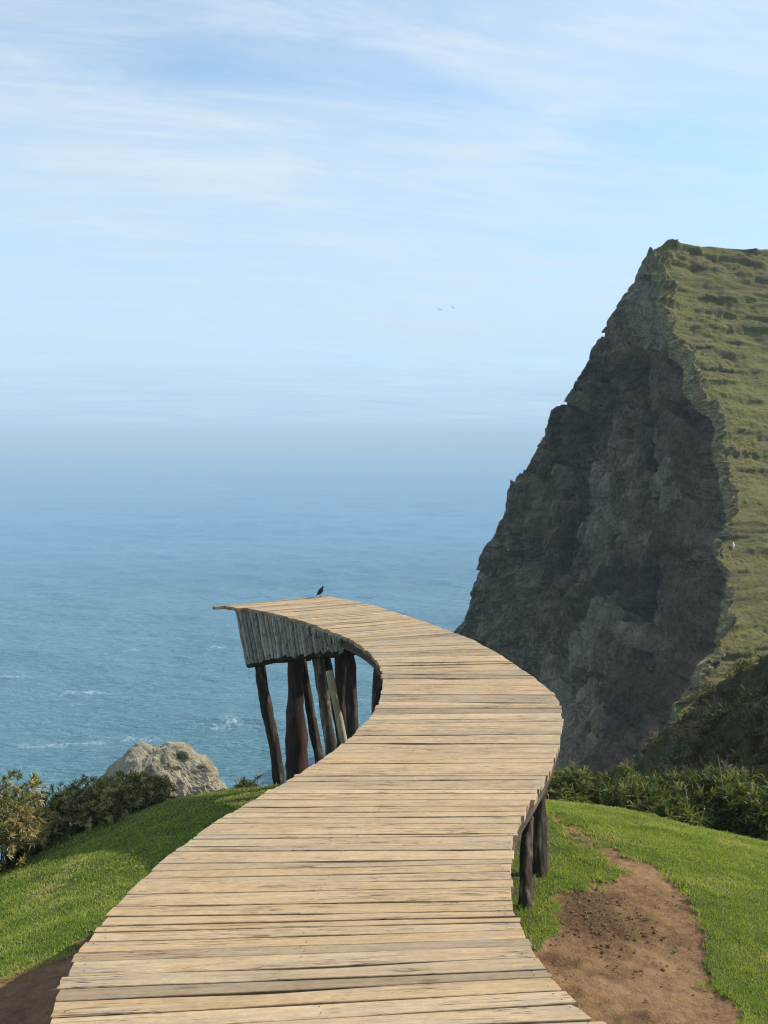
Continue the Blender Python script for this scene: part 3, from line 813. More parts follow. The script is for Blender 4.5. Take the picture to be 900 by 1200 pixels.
GR = 'strap leaved plants beyond the right lawn'
def rp(label, px, Y, lumps, n, lf, per=16, mat=LEAF_R, dry=.1, w=.026, spikes=None, erect=.5, name='shrub', bend=.35):
    lumps = [(a, b, c * .75, d, e, f * .75) for a, b, c, d, e, f in lumps]
    return shrub(name, label, 'shrub', gpt(px, Y), lumps, int(n * 1.55), lf * .72, w * .70, per, mat, GR, dry, M_STEM, erect, bend, spikes)
rp('leafy green shrub beside the boardwalk edge, above the two posts', 664, 10.4, [(0, 0, .16, .25, .4, .22), (.14, .2, .2, .25, .4, .2), (-.2, .2, .14, .3, .3, .21)], 170, .19)
rp('tallest pointed green shrub on the grass brow beneath the dark cliff', 690, 10.8, [(0, 0, .22, .28, .4, .28), (.02, .2, .30, .18, .3, .30), (.22, 0, .16, .28, .4, .22)], 190, .2)
rp('green shrub with brown dead base right of the pointed shrub', 722, 10.3, [(0, 0, .2, .30, .4, .27), (.2, .2, .24, .3, .4, .26)], 180, .19, dry=.24)
rp('spiky pale green strap leaved clump low on the grass brow', 770, 9.7, [(0, 0, .12, .26, .3, .20), (.22, -.05, .10, .24, .3, .18), (-.24, .1, .16, .25, .3, .22)], 190, .22, dry=.05, w=.022, erect=1.0)
rp('tan dry bush between the green shrubs and the dark slope', 797, 13.0, [(0, 0, .75, .5, .5, .55), (.3, .1, .7, .4, .5, .5)], 330, .14, mat=LEAF_D, w=.018)
rp('dark green clump right of the spiky pale clump', 812, 10.0, [(0, 0, .3, .34, .4, .36), (.2, .2, .36, .3, .4, .36), (-.22, .3, .3, .3, .4, .34)], 240, .21, dry=.06)
b_ = at_y(851, 935, 9.7); t_ = at_y(841, 884, 9.9)
rp('big green clump carrying a tall dry flower stalk', 852, 9.9, [(0, 0, .36, .4, .4, .42), (.2, .3, .48, .36, .4, .4), (-.2, .3, .44, .34, .4, .38)], 330, .24, dry=.06, w=.03, spikes=[(tuple(b_ + [0.02, 0, -.3]), tuple(t_), .010), (tuple(at_y(806, 950, 9.6)), tuple(at_y(802, 916, 9.6)), .006)])
rp('dense green shrub at the right end of the grass brow', 902, 9.5, [(0, 0, .34, .42, .4, .4), (-.25, .2, .4, .3, .4, .4), (.3, .1, .4, .4, .4, .4)], 320, .22, dry=.08)
rp('brown headed shrub at the right rim behind the dense green shrub', 890, 12.2, [(0, 0, .7, .5, .5, .5), (.4, .1, .75, .5, .5, .5), (-.4, .1, .6, .45, .5, .45)], 330, .18, dry=.6)
rp('shrub beyond the photo edge on the grass brow at right', 985, 9.3, [(0, 0, .34, .5, .4, .4), (.4, .2, .4, .4, .4, .4)], 240, .22)
rp('green clump behind the big clump with the flower stalk', 840, 12.3, [(0, 0, .75, .5, .5, .5), (.5, .1, .8, .45, .5, .5)], 300, .22, dry=.12)

# ------------------------------------------------------------------ cliff and hillside
RIDGE = [(755, 302, 150), (762, 323, 148), (774, 346, 145), (771, 367, 142), (779, 393, 138), (787, 418, 134), (805, 438, 131), (803, 463, 127),
         (814, 481, 125), (834, 492, 123), (837, 519, 119), (834, 541, 115), (843, 552, 113), (842, 572, 110), (850, 599, 105), (849, 623, 101), (833, 639, 98), (839, 654, 95.5),
         (850, 682, 91), (845, 727, 84), (834, 766, 78), (816, 781, 75.5), (811, 795, 73), (793, 824, 68.5), (780, 852, 64), (761, 884, 58.5), (752, 905, 55.5), (738, 960, 51), (715, 1060, 47)]
SIL = [(754, 305, 150), (742, 332, 152), (721, 371, 155), (717, 389, 156), (698, 412, 158), (697, 425, 158), (677, 452, 161), (664, 480, 164), (648, 486, 166), (632, 524, 170), (620, 553, 174),
       (597, 574, 178), (592, 604, 182), (576, 637, 187), (559, 682, 193), (553, 711, 197), (540, 744, 201), (523, 800, 203), (505, 858, 203)]
RIDGE = [(p[0], p[1], float(np.interp(p[1], [300, 465, 600, 770, 905, 1060], [90, 80, 70, 58, 48, 42]))) for p in RIDGE]
SIL = [(p[0], p[1], float(np.interp(p[1], [305, 412, 480, 574, 637, 682, 711, 744, 800, 855], [90.5, 93, 95, 100, 106, 113, 118, 124, 115, 109]))) for p in SIL]
NV = 520
def polyres(P, n):
    P = np.array(P, float)
    d = np.concatenate([[0], np.cumsum(np.hypot(np.diff(P[:, 0]) * .35, np.diff(P[:, 1])))]); d /= d[-1]
    t = np.linspace(0, 1, n)
    return np.stack([np.interp(t, d, P[:, k]) for k in range(3)], -1)
Rv = polyres(RIDGE, NV); Sv = polyres(SIL, NV)
_t = np.linspace(0, 1, NV) * 60
Rv[:, 0] += 4.6 * fbm(_t * .8, 1.3, 0, 5, .68) * sstep(0, 2, _t); Sv[:, 0] += 2.2 * fbm(_t * .8, 7.3, 0, 4, .6) * sstep(0, 3, _t)
Rw = at_y(Rv[:, 0], Rv[:, 1], Rv[:, 2]); Sw = at_y(Sv[:, 0], Sv[:, 1], Sv[:, 2])
NF, NSL, NB = 300, 230, 6
vv = np.linspace(0, 1, NV)[:, None]
uf = np.linspace(0, 1, NF)[None, :]
ue = 1 - (1 - uf) ** .62            # depth falls away quickly just behind the edge, so the face looks out to sea
fpx = Sv[:, 0:1] * (1 - uf) + Rv[:, 0:1] * uf; fpy = Sv[:, 1:2] * (1 - uf) + Rv[:, 1:2] * uf; fd = Sv[:, 2:3] * (1 - ue) + Rv[:, 2:3] * ue
face = at_y(fpx, fpy, fd)
# bulge: the face swells a little toward the sea between its two edges
bul = np.sin(pi * uf) * np.sin(pi * np.clip(vv, 0, 1)) 
us = (np.linspace(0, 1, NSL) ** 1.7)[None, 1:]
topx = np.array([755, 762, 772, 780, 795, 815, 835, 850, 875, 900, 1000, 1300.]); topy = np.array([302, 294, 289, 283, 284, 289.5, 289, 291, 292.5, 292, 296, 310.])
spx = Rv[:, 0:1] + us * (1300 - Rv[:, 0:1])
spy = Rv[:, 1:2] + (np.interp(spx, topx, topy) - 302) * (1 - vv) ** 3 + us * 14 * vv
sdp = Rv[:, 2:3] * (1 + .42 * us + .05 * np.sin(us * 3 + vv * 7) * us)
slope = at_y(spx, spy, sdp)
G = np.concatenate([face, slope], 1)
# back of the headland, out of sight
bk = []
for k in range(NB, 0, -1):
    f = k / NB
    q = Sw + np.array([10 * f + 26 * f * f, 10 * f + 60 * f * f, -1.5 * f]); q[:, 2] = np.maximum(q[:, 2] - 45 * f * f, SEA - 4); bk.append(q)
G = np.concatenate([np.stack(bk, 1), G], 1)
tops = []
for k in range(6, 0, -1):
    f = k / 6
    q = G[0] + np.array([6 * f, 4 * f + 70 * f * f, 0]); q[:, 2] = q[:, 2] - 3 * f - 80 * f * f; tops.append(q)
bots = []
for k in range(1, 6):
    q = G[-1].copy(); q[:, 2] = q[:, 2] + (SEA - 5 - q[:, 2]) * k / 5; q[:, 1] -= 1.0 * k; bots.append(q)
G = np.concatenate([np.stack(tops, 0), G, np.stack(bots, 0)], 0)
NR, NC = G.shape[:2]
colf = np.arange(NC)
dv = np.gradient(G, axis=0); du = np.gradient(G, axis=1)
Nn = np.cross(dv, du); Nn /= np.linalg.norm(Nn, axis=-1)[..., None] + 1e-9
# orient toward the camera
sg = np.sign(-(Nn * G).sum(-1)); sg[sg == 0] = 1
Nn = Nn * sg[..., None]
for _ in range(3):
    Nn = (Nn + np.roll(Nn, 1, 0) + np.roll(Nn, -1, 0) + np.roll(Nn, 1, 1) + np.roll(Nn, -1, 1)); Nn /= np.linalg.norm(Nn, axis=-1)[..., None]
X, Y, Z = G[..., 0] * 1.45, G[..., 1] * 1.45, G[..., 2] * 1.45      # noise coordinates
iR = NB + NF - 1                     # ridge column
isface = (colf >= NB) & (colf <= iR)
uu = np.clip((colf - NB) / (NF - 1), 0, 1)[None, :]
vr = np.clip((np.arange(NR) - 6) / (NV - 1), 0, 1)[:, None]
wx, wy, wz = X + 5 * fbm(X / 18, Y / 18, Z / 18, 2), Y, Z + 4 * fbm(X / 15 + 9, Y / 15, Z / 15, 2)
fade = sstep(0, .14, 1 - uu) * sstep(0, .07, uu)
gul = ridged(wx / 13, wy / 26, wz / 46, 4, .5)
gul2 = ridged(wx / 6 + 3, wy / 8, wz / 34, 4, .55)
gul3 = 1 - np.abs(pn((X * .3 + Y) / 4.2 + .6 * fbm(X / 5, Y / 5, Z / 9, 2), Z / 38 + 3, X / 12)) * 2.2
df = .22 * ridged(X / .9, Y / 1.1, Z / .8, 3, .6) * sstep(0, .03, 1 - uu) + (1.3 * np.clip(gul3, -.5, 1) + 1.9 * (gul2 - .4) + 2.7 * (gul - .4) + 1.7 * fbm(wx / 8, wy / 12, wz / 9, 4, .55)) * fade + (.85 * ridged(wx / 3.2, wy / 4, wz / 3.0, 5, .58) - .25) * sstep(0, .03, 1 - uu) + .42 * fbm(X / 1.3, Y / 1.5, Z / 1.0, 4, .62)
def crease(line, width, depth):      # gullies and ribs seen on the face, along (u, v) lines
    line = np.array(line, float)
    c = np.interp(vr, line[:, 1], line[:, 0]) + .012 * fbm(vr * 14, line[0, 0] * 50, 0, 3)
    on = sstep(line[0, 1] - .03, line[0, 1] + .03, vr) * (1 - sstep(line[-1, 1] - .04, line[-1, 1] + .04, vr))
    return depth * on * np.exp(-((uu - c) / width) ** 2)
gpx, gpy = proj(G)
def uv_of(pts):
    out = []
    sub_x, sub_y = gpx[6:6 + NV, NB:NB + NF], gpy[6:6 + NV, NB:NB + NF]
    for p in pts:
        k = np.argmin((sub_x - p[0]) ** 2 + (sub_y - p[1]) ** 2); i, j = np.unravel_index(k, sub_x.shape)
        out.append((j / (NF - 1), i / (NV - 1)))
    out.sort(key=lambda q: q[1]); return out
df = df + crease(uv_of([(770, 470), (783, 505), (790, 560), (797, 620), (798, 660), (790, 720), (775, 790)]), .045, -2.6) \
        + crease(uv_of([(806, 500), (812, 560), (818, 620), (824, 680), (818, 740)]), .05, 1.3) \
        + crease(uv_of([(770, 690), (745, 740), (715, 780), (698, 815), (700, 850), (706, 890)]), .045, 1.9) \
        + crease(uv_of([(700, 480), (712, 540), (700, 620), (722, 700), (706, 770)]), .05, -2.6) \
        + crease(uv_of([(655, 520), (662, 580), (640, 660), (628, 730)]), .05, -1.8) \
        + crease(uv_of([(690, 440), (680, 520), (660, 640), (668, 740)]), .04, 2.0)
# hillside: cattle terraces, scarps and tussocks
wz2 = Z + .9 * fbm(X / 12, Z / 6, 3., 4) + .05 * X
per = 2.6
ph_ = (wz2 / per) % 1.0
stepz = sstep(.0, .28, ph_) - ph_                         # steep riser, gentle tread
tsel = sstep(-.35, .25, fbm(X / 14 + 5, Y / 14, Z / 5, 3))
sp_gain = np.clip(np.abs(Y) / 110, .5, 1.3)
ds = (.50 * stepz * (.25 + .75 * tsel) + .26 * fbm(X / 4.5, Z / 1.3, Y / 40, 4, .6) + .20 * ridged(X / 1.5, Z / .8, Y / 30, 3, .6) * (.3 + .9 * tsel) - .1 + .8 * fbm(X / 20, Y / 20, Z / 11, 3)) * sp_gain * sstep(0, 10, colf[None, :] - iR)
scarp = np.clip((ph_ < .30) * tsel * sstep(-.25, .35, fbm(X / 4, Y / 4, Z / 1.5, 3)) * 1.2 + .7 * sstep(.30, .6, fbm(X / 3 + 4, Y / 3, Z / 1.1, 4)), 0, 1)
us_full = np.clip((colf - iR) / (NSL - 1), 0, 1)[None, :] ** 1.7
# eroded lip along the ridge edge
lipn = fbm(X / 5, Y / 5, Z / 3.5, 4)
dpx = np.where(colf[None, :] >= iR, gpx - gpx[:, iR:iR + 1], 0)
lipw = 7 + 30 * np.clip(lipn, -.5, 1)
soil_s = 1 - sstep(lipw * .25 - 4, lipw + 8, dpx)
ds = ds + soil_s * (1.0 * ridged(X / 1.6, Z / 1.2, Y / 3.0, 5, .65) - .45) * sstep(0, 7, colf[None, :] - iR)
soil_f = .25 * (uu > 0) * (1 - sstep(.0, .010, 1 - uu))
# rocky knob on the skyline
ds = ds + 1.0 * np.exp(-((gpx - 782) / 9) ** 2) * np.exp(-((gpy - 287) / 10) ** 2) + 1.2 * (1 - sstep(0, .02, vr)) * np.maximum(0, fbm(X / 4, Y / 4, 0, 4)) * (colf[None, :] > iR + 4)
roww = np.concatenate([np.full(6, .0), np.linalg.norm(Rw - Sw, axis=1), np.full(5, 40.)])[:, None]
dg = (X * .4 + Y * .6)
blk = np.abs(pn((dg + Z * .7) / 2.6, Z / 5.0, X / 9)) + np.abs(pn((dg - Z * .5) / 3.4 + 9, Z / 4.0, X / 9)) + .5 * np.abs(pn((dg + Z * .2) / 1.2, Z / 1.5, 4.))
df = df + (1.15 * fbm(X / 14, Y / 14, (Z + .25 * Y) / 2.3, 4, .62) + 1.0 * (.55 - blk)) * fade
df = df * sstep(0, 18, roww) - .4 * (1 - sstep(0, 14, roww)) + (.35 * ridged(X / 1.6, Y / 1.8, Z / 1.5, 4, .6) - .15) * (1 - sstep(6, 22, roww))
D = np.where(colf[None, :] <= iR, df * (colf[None, :] >= NB - 1), ds)
D = D * sstep(0, 7, np.arange(NR))[:, None] ** .3
edgeblend = np.exp(-((colf - iR) / 3.0) ** 2)[None, :]
D = D * (1 - .8 * edgeblend)
GD = G + Nn * (D * .69)[..., None]
FCg = grid_faces(NR, NC)
fcol = FCg[:, 0] % NC
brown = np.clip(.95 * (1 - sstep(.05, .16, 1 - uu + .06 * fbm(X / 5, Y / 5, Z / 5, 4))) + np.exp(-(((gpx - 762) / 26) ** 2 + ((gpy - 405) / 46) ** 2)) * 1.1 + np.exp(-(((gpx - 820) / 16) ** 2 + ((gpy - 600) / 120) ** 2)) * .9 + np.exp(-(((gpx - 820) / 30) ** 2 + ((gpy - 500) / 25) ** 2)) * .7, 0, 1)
def blobs(L):
    o = np.zeros((NR, NC)); wp = 9 * fbm(X / 6, Y / 6, Z / 6, 4)
    for (bx, by, sx_, sy_, sl) in L: o = np.maximum(o, np.exp(-((gpx + wp - bx - sl * (gpy - by)) / sx_) ** 2 - ((gpy + wp * 1.5 - by) / sy_) ** 2))
    return np.clip(o * 1.2, 0, 1)
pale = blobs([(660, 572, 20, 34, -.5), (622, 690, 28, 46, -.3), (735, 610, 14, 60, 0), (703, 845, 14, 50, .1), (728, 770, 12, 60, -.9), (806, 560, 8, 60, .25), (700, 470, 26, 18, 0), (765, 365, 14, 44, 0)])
recess_dark = blobs([(788, 545, 10, 70, .06), (718, 505, 26, 26, -.6), (772, 690, 20, 46, -.2), (800, 660, 10, 40, 0), (752, 440, 46, 7, .2), (680, 640, 16, 40, -.3), (760, 830, 22, 50, -.2), (660, 800, 18, 40, .3)])  # recess and ledge shade painted into the rock colour, with darker strata
VC = GD.reshape(-1, 3)
def csub(name, sel, mat, attrs, **kw):
    f = FCg[sel]; used, inv = np.unique(f, return_inverse=True)
    return mk(name, VC[used], inv.reshape(-1, 4), mat, None, {k: a.ravel()[used] for k, a in attrs.items()}, name != 'cliff', **kw)
ones = np.ones((NR, NC))
csub('cliff', fcol < iR, mat_cliff(), {'brown': brown * ones, 'soil': soil_f * ones, 'pale': pale, 'wet': recess_dark}, kind='structure')
csub('hillside', fcol >= iR, mat_slope(), {'scarp': scarp * ones, 'soil': soil_s * ones}, kind='structure')

# ------------------------------------------------------------------ nearer spur with low scrub
CR = [(1250, 560, 21), (1050, 690, 24), (960, 748, 26.5), (900, 785, 28), (880, 800, 29.5), (860, 814, 31), (830, 833, 33.5), (800, 855, 36.5), (780, 876, 39), (764, 896, 42), (744, 935, 46), (720, 1000, 50)]
nc_, nl_, nr_ = 260, 150, 40
C_ = polyres(CR, nc_); Cw = at_y(C_[:, 0], C_[:, 1], C_[:, 2])
for k in range(3): Cw[:, k] = np.convolve(np.pad(Cw[:, k], 8, mode='edge'), np.ones(17) / 17, 'valid')
dl_ = (np.linspace(0, 1, nl_)[::-1] ** 1.2)[:, None] * 24; dr_ = (np.linspace(0, 1, nr_)[1:] ** 1.5)[:, None] * 30
ld = np.array([-.86, -.50, 0]); rd = np.array([.8, .6, 0])
Lf = Cw[None] + dl_[..., None] * ld + np.stack([0 * dl_ * Cw[None, :, 0], 0 * dl_ * Cw[None, :, 0], -.72 * dl_ + .3 * (1 - np.exp(-dl_ / .8)) + 0 * Cw[None, :, 0]], -1)
Rt = Cw[None] + dr_[..., None] * rd + np.stack([0 * dr_ * Cw[None, :, 0], 0 * dr_ * Cw[None, :, 0], -.5 * dr_ + 0 * Cw[None, :, 0]], -1)
SG = np.concatenate([Lf, Rt], 0)
nzz = 1.0 * fbm(SG[..., 0] / 5, SG[..., 1] / 5, SG[..., 2] / 5, 4) + .35 * ridged(SG[..., 0] / 1.4, SG[..., 1] / 1.4, SG[..., 2] / 1.4, 3)
SG = SG + np.array([-.6, -.35, .72]) * nzz[..., None]
SG[..., 2] = np.maximum(SG[..., 2], SEA - 3)
def mat_scrub():
    t = NT('scrub_soil'); p = t.pos(); n = t.noise(p, 1.2, 6, .7); n2 = t.noise(p, 7, 5, .7)
    c = t.ramp(n, [(.35, (.05, .042, .02)), (.5, (.085, .08, .028)), (.65, (.13, .10, .055))])
    c = t.mix(t.rng(n2, .5, .7, 0, .6), c, (.045, .04, .02))
    return t.done(t.pbr(c, .95, t.bump(n2, .9, .15), .1))
mk('hillside', SG.reshape(-1, 3), grid_faces(*SG.shape[:2]), mat_scrub(), None, None, True, kind='structure')
# scrub tufts all over the spur: ground cover
def scrub():
    nT = 2600
    i = rng.integers(0, nl_ + nr_ - 12, nT); j = rng.integers(60, nc_ - 20, nT)
    c = SG[i, j]
    px, py = proj(c)
    k = (px > 700) & (px < 1080); c = c[k]; nT = len(c)
    keep = fbm(c[:, 0] / 2, c[:, 1] / 2, c[:, 2] / 2, 2) > -.25
    c = c[keep]; nT = len(c)
    sz = rng.uniform(.18, .5, nT) * (1 + .5 * fbm(c[:, 0], c[:, 1], c[:, 2], 2))
    per_ = 60
    d = rng.normal(size=(nT * per_, 3)); d[:, 2] = np.abs(d[:, 2]); d /= np.linalg.norm(d, axis=1)[:, None]
    S_ = np.repeat(sz, per_)[:, None]
    B = np.repeat(c, per_, 0) + d * S_ * np.array([1, 1, .75]) * (rng.random((nT * per_, 1)) ** .4) - [0, 0, .05]
    dd = d + .8 * rng.normal(size=d.shape) + [0, 0, .4]
    V, Fs = leaves(B, dd, rng.uniform(.10, .24, len(B)), rng.uniform(.03, .07, len(B)), .2)
    r0 = np.repeat(np.clip(.45 + .3 * rng.normal(size=nT), 0, 1), per_); dr = np.repeat((rng.random(nT) < .42) * rng.uniform(.3, 1, nT), per_)
    rep = lambda q: np.repeat(q, 5)
    mk('undergrowth', V, Fs, mat_leaf('scrub_leaf', [(.05, .058, .018), (.09, .098, .028), (.14, .14, .042)], (.26, .18, .09), .25, .6), None,
       {'rnd': rep(r0), 'dry': rep(dr), 'along': np.tile([0, 0, .5, .5, 1.], len(B))}, False, kind='stuff', label='low brown and olive scrub covering the shaded spur')
scrub()

# ------------------------------------------------------------------ pale rock standing in the sea
def rock():
    Yr = 55.0
    c = at_y(185, 900, Yr)
    nt, nvv = 240, 150
    th = np.linspace(0, 2 * pi, nt, endpoint=False)[None]
    tt = np.linspace(0, 1, nvv)[:, None]
    s_ = F / Yr
    zz = np.array([878, 880, 884, 890, 900, 920, 942, 960, 985, 1100, 1360]); hw = np.array([0.0, 32, 41, 48, 59, 70, 77, 81, 86, 100, 120]) / s_ 
    zw = np.array([at_y(185, q, Yr)[2] for q in zz])
    dd = np.concatenate([[0], np.cumsum(np.hypot(np.diff(zw), np.diff(hw)))]); dd /= dd[-1]
    r = hermite(dd, hw)(tt); z = hermite(dd, zw)(tt)
    lx, ly = r * np.cos(th), r * .85 * np.sin(th); z = z + 0 * th
    for (nx_, ny_, lim) in ((.50, -.866, .42), (-.72, -.69, .66), (.95, -.2, .86)):      # broken faces, the broad one toward the shore
        pr_ = lx * nx_ + ly * ny_; ex = np.maximum(pr_ - lim * r, 0) * .94
        lx = lx - nx_ * ex; ly = ly - ny_ * ex
    lx = lx * (hw[-1] / (hw[-1] * .97))
    x = c[0] + lx; y = c[1] + ly
    # two summits with a saddle between
    Q = 100.0 / Yr; X0, Y0, Z0 = c[0], c[1], zw[0]
    x, y, z = (x - X0) * Q, (y - Y0) * Q, (z - Z0) * Q
    topw = np.exp(-(z / 1.6) ** 2)
    z = z + topw * (.15 * np.exp(-((x + 3.4) / 1.0) ** 2) + .25 * np.exp(-((x - 2.2) / 1.5) ** 2) - .75 * np.exp(-((x + .9) / 1.0) ** 2) - .8 * sstep(3.2, 5, x) - .8 * sstep(4.0, 5.5, -(x)))
    nx, ny = np.cos(th) + 0 * tt, np.sin(th) + 0 * tt
    am = sstep(0, .25, tt)
    n_ = (.45 * fbm(x / 4.5, y / 4.5, z / 6, 4, .55) - 1.1 * np.abs(pn((x + .5 * z) / 3.2, z / 4.5, y / 4)) - .7 * np.abs(pn((x - .7 * z) / 1.9, z / 2.4, y / 3)) + .45 + .6 * (ridged(x / 3.2, y / 3.2, z / 5, 4, .55) - .5) + .22 * fbm(x / .8, y / .8, z / .5, 3, .6)) * (.25 + .75 * am)
    x = x + nx * n_; y = y + ny * n_; z = z + .35 * fbm(x / 1.2, y / 1.2, 3., 4, .6) * (1 - .4 * am)
    x, y, z = X0 + x / Q, Y0 + y / Q, Z0 + z / Q
    V = np.stack([x, y, z], -1)
    P = proj(V)
    moss = np.clip(np.exp(-(((P[0] - 214) / 8) ** 2 + ((P[1] - 886) / 7) ** 2)) * 1.5 + np.exp(-(((P[0] - 206) / 10) ** 2 + ((P[1] - 901) / 3.5) ** 2)) + np.exp(-(((P[0] - 234) / 7) ** 2 + ((P[1] - 899) / 3) ** 2)) + .5 * np.exp(-(((P[0] - 228) / 9) ** 2 + ((P[1] - 931) / 3) ** 2)), 0, 1)
    moss = np.maximum(moss, .5 * sstep(.2, .5, fbm(x / 2.5, y / 2.5, z / 1.2, 3)) * (y > c[1]))
    mk('sea_stack', V.reshape(-1, 3), [grid_faces(nvv, nt, True)], mat_rock(), None, {'moss': moss.ravel()}, False,
       label='pale clay rock with mossy patches rising from the sea behind the left shrubs', category='rock')
rock()

# ------------------------------------------------------------------ sea
def sea():
    ang = np.concatenate([np.radians(np.linspace(-180, -42, 60))[:-1], np.radians(np.linspace(-42, 42, 900)), np.radians(np.linspace(42, 180, 60))[1:]])
    dep = np.concatenate([[1.6, 1.2, .9, .72, .62], np.linspace(.56, .0105, 640), [.0085, .0068, .0055, .0046, .00417]])
    dist = -SEA / dep
    A, Dd = np.meshgrid(ang, dist)
    x, y = Dd * np.sin(A), Dd * np.cos(A)
    z = np.zeros_like(x)
    cell = np.gradient(dist)[:, None] * np.ones_like(x)
    r2 = np.random.default_rng(21)
    for k in range(46):
        lam = 2.6 * (36 / 2.6) ** (k / 45.)
        a_ = -pi / 2 + r2.normal(0, .42) - .12
        amp = .0125 * lam ** .55 * r2.uniform(.5, 1.3)
        kx, ky = 2 * pi / lam * cos(a_), 2 * pi / lam * sin(a_)
        ph = kx * x + ky * y + r2.uniform(0, 6.28) + 1.2 * fbm(x / (lam * 5) + k, y / (lam * 5), 0, 1)
        f = sstep(2.2, 4.5, lam / np.maximum(cell, 1e-3))
        s = np.sin(ph)
        z += amp * f * (s + .35 * (s * s - .5)) * (1 + .6 * pn(x / 60 + k * 3., y / 40, 1.))
    foam = np.zeros_like(x)
    px, py = proj(np.stack([x, y, np.full_like(x, SEA)], -1))
    for (fx0, fy0, sx, sy, st, tl) in ((98, 811, 42, 2.4, .5, -.02), (272, 850, 10, 3.2, .75, 0), (262, 853, 30, 1.8, .4, 0), (155, 760, 6, 1.2, .7, 0), (255, 757, 8, 1.6, .7, 0), (305, 921, 14, 4, 1.0, 0), (70, 872, 55, 2.0, .55, -.05), (160, 866, 30, 2., .5, 0), (20, 792, 22, 1.6, .5, 0)):
        w = fbm(px / 18., py / 6., fx0, 3)
        foam = np.maximum(foam, st * np.exp(-((px - fx0) / sx) ** 2 - ((py - fy0 - tl * (px - fx0) + 2 * w) / sy) ** 2))
    # breaking swell
    cr = at_z(262, 846, SEA); 
    ly = y - cr[1] + .05 * (x - cr[0])
    z += 1.1 * np.exp(-(ly / 3.0) ** 2) * np.exp(-((x - cr[0]) / 17) ** 2) * (1 + .25 * pn(x / 6, 3., 2.))
    V = np.stack([x, y, z + SEA], -1)
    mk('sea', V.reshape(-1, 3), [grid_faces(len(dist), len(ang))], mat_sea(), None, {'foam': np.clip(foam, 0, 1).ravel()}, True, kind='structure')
sea()

# ------------------------------------------------------------------ birds
def loft(secs, sides=14):
    """secs: (x, z, half-width y, half-height) along the body"""
    S_ = resample(np.array(secs, float), 26)
    P = np.stack([S_[:, 0], 0 * S_[:, 0], S_[:, 1]], -1)
    t = np.gradient(P, axis=0); t /= np.linalg.norm(t, axis=1)[:, None]
    up = np.stack([-t[:, 2], 0 * t[:, 0], t[:, 0]], -1)
    ph = np.linspace(0, 2 * pi, sides, endpoint=False)
    V = P[:, None] + np.cos(ph)[None, :, None] * np.array([0, 1, 0]) * np.abs(S_[:, 2])[:, None, None] + np.sin(ph)[None, :, None] * up[:, None] * np.abs(S_[:, 3])[:, None, None]
    n = len(P)
    return V.reshape(-1, 3), [grid_faces(n, sides, True), np.array([list(range(sides))[::-1], list(range((n - 1) * sides, n * sides))])]

def standing_bird(name, label, foot, size, mat, beakmat, legmat, face=1, yaw=0.0):
    root = thing(name, label, 'bird', tuple(float(v) for v in foot))
    o = np.array(foot, float)
    sec = [(-.50, .08, .05, .012), (-.36, .17, .08, .04), (-.22, .31, .14, .15), (-.05, .46, .19, .235), (.10, .60, .18, .23), (.19, .74, .13, .16), (.235, .82, .095, .10), (.28, .90, .085, .088), (.335, .935, .06, .055), (.37, .935, .02, .02)]
    V, Fs = loft(sec); V = V * size; V[:, 0] *= face
    mk('body', V + o, Fs, mat, root, None, True)
    V, Fs = tube(np.array([(.34, 0, .93), (.42, 0, .925), (.48, 0, .905)]) * size, np.array([.032, .02, .004]) * size, 8, 6); V[:, 0] *= face
    mk('beak', V + o, Fs, beakmat, root, None, True)
    for s_ in (-1, 1):
        V, Fs = tube(np.array([(-.02, .07 * s_, .36), (-.05, .07 * s_, .16), (0, .075 * s_, .012)]) * size, np.array([.035, .014, .012]) * size, 6, 8)
        mb = MB(); mb.add(V, Fs)
        for a in (-.45, 0, .45, pi):
            V2, F2 = tube(np.array([(0, .075 * s_, .014), (.12 * cos(a) * (.6 if a == pi else 1), .075 * s_ + .12 * sin(a), .008)]) * size, np.array([.012, .006]) * size, 5, 3); mb.add(V2, F2)
        V_ = mb.build('leg', legmat, root, True)
        me = V_.data; co = np.empty(len(me.vertices) * 3, np.float32); me.vertices.foreach_get('co', co); co = co.reshape(-1, 3) + o.astype(np.float32) ; co[:, 0] = (co[:, 0] - 0) ; me.vertices.foreach_set('co', co.ravel()); me.update()
    # folded wings
    for s_ in (-1, 1):
        W = [(-.42, .20, .06), (-.25, .36, .135), (-.05, .50, .185), (.10, .62, .172), (.16, .62, .14)]
        pts = resample(np.array(W), 12)
        rows = []
        for q, hh in zip(pts, np.interp(np.linspace(0, 1, 12), [0, .3, .7, 1], [.01, .06, .11, .05])):
            rows.append([(q[0], s_ * (q[2] * .8), q[1] + hh), (q[0] + .02, s_ * (q[2] + .012), q[1]), (q[0] + .05, s_ * q[2] * .88, q[1] - hh), (q[0] + .03, s_ * q[2] * .6, q[1])])
        V = np.array(rows).reshape(-1, 3) * size; V[:, 0] *= face
        mk('wing', V + o, [grid_faces(12, 4, True)], mat, root, None, True)
    for ch in root.children:
        me = ch.data; co = np.empty(len(me.vertices) * 3, np.float32); me.vertices.foreach_get('co', co); co = co.reshape(-1, 3)
        cx_, cy_ = co[:, 0] * .82, co[:, 1].copy()
        co[:, 0] = cx_ * cos(yaw) - cy_ * sin(yaw); co[:, 1] = cx_ * sin(yaw) + cy_ * cos(yaw)
        me.vertices.foreach_set('co', co.ravel()); me.update()
    return root
M_BLACK = mat_plain('black_feathers', (.012, .012, .015), .45); M_BEAK = mat_plain('dark_beak', (.02, .018, .016), .4)
M_WHITE = mat_plain('white_feathers', (.8, .8, .78), .7, .1); M_YEL = mat_plain('yellow_beak', (.6, .4, .06), .5); M_GULL = mat_plain('gull_grey', (.10, .10, .11), .7)
be = at_z(375.5, 699.2, -2.304 + .004)
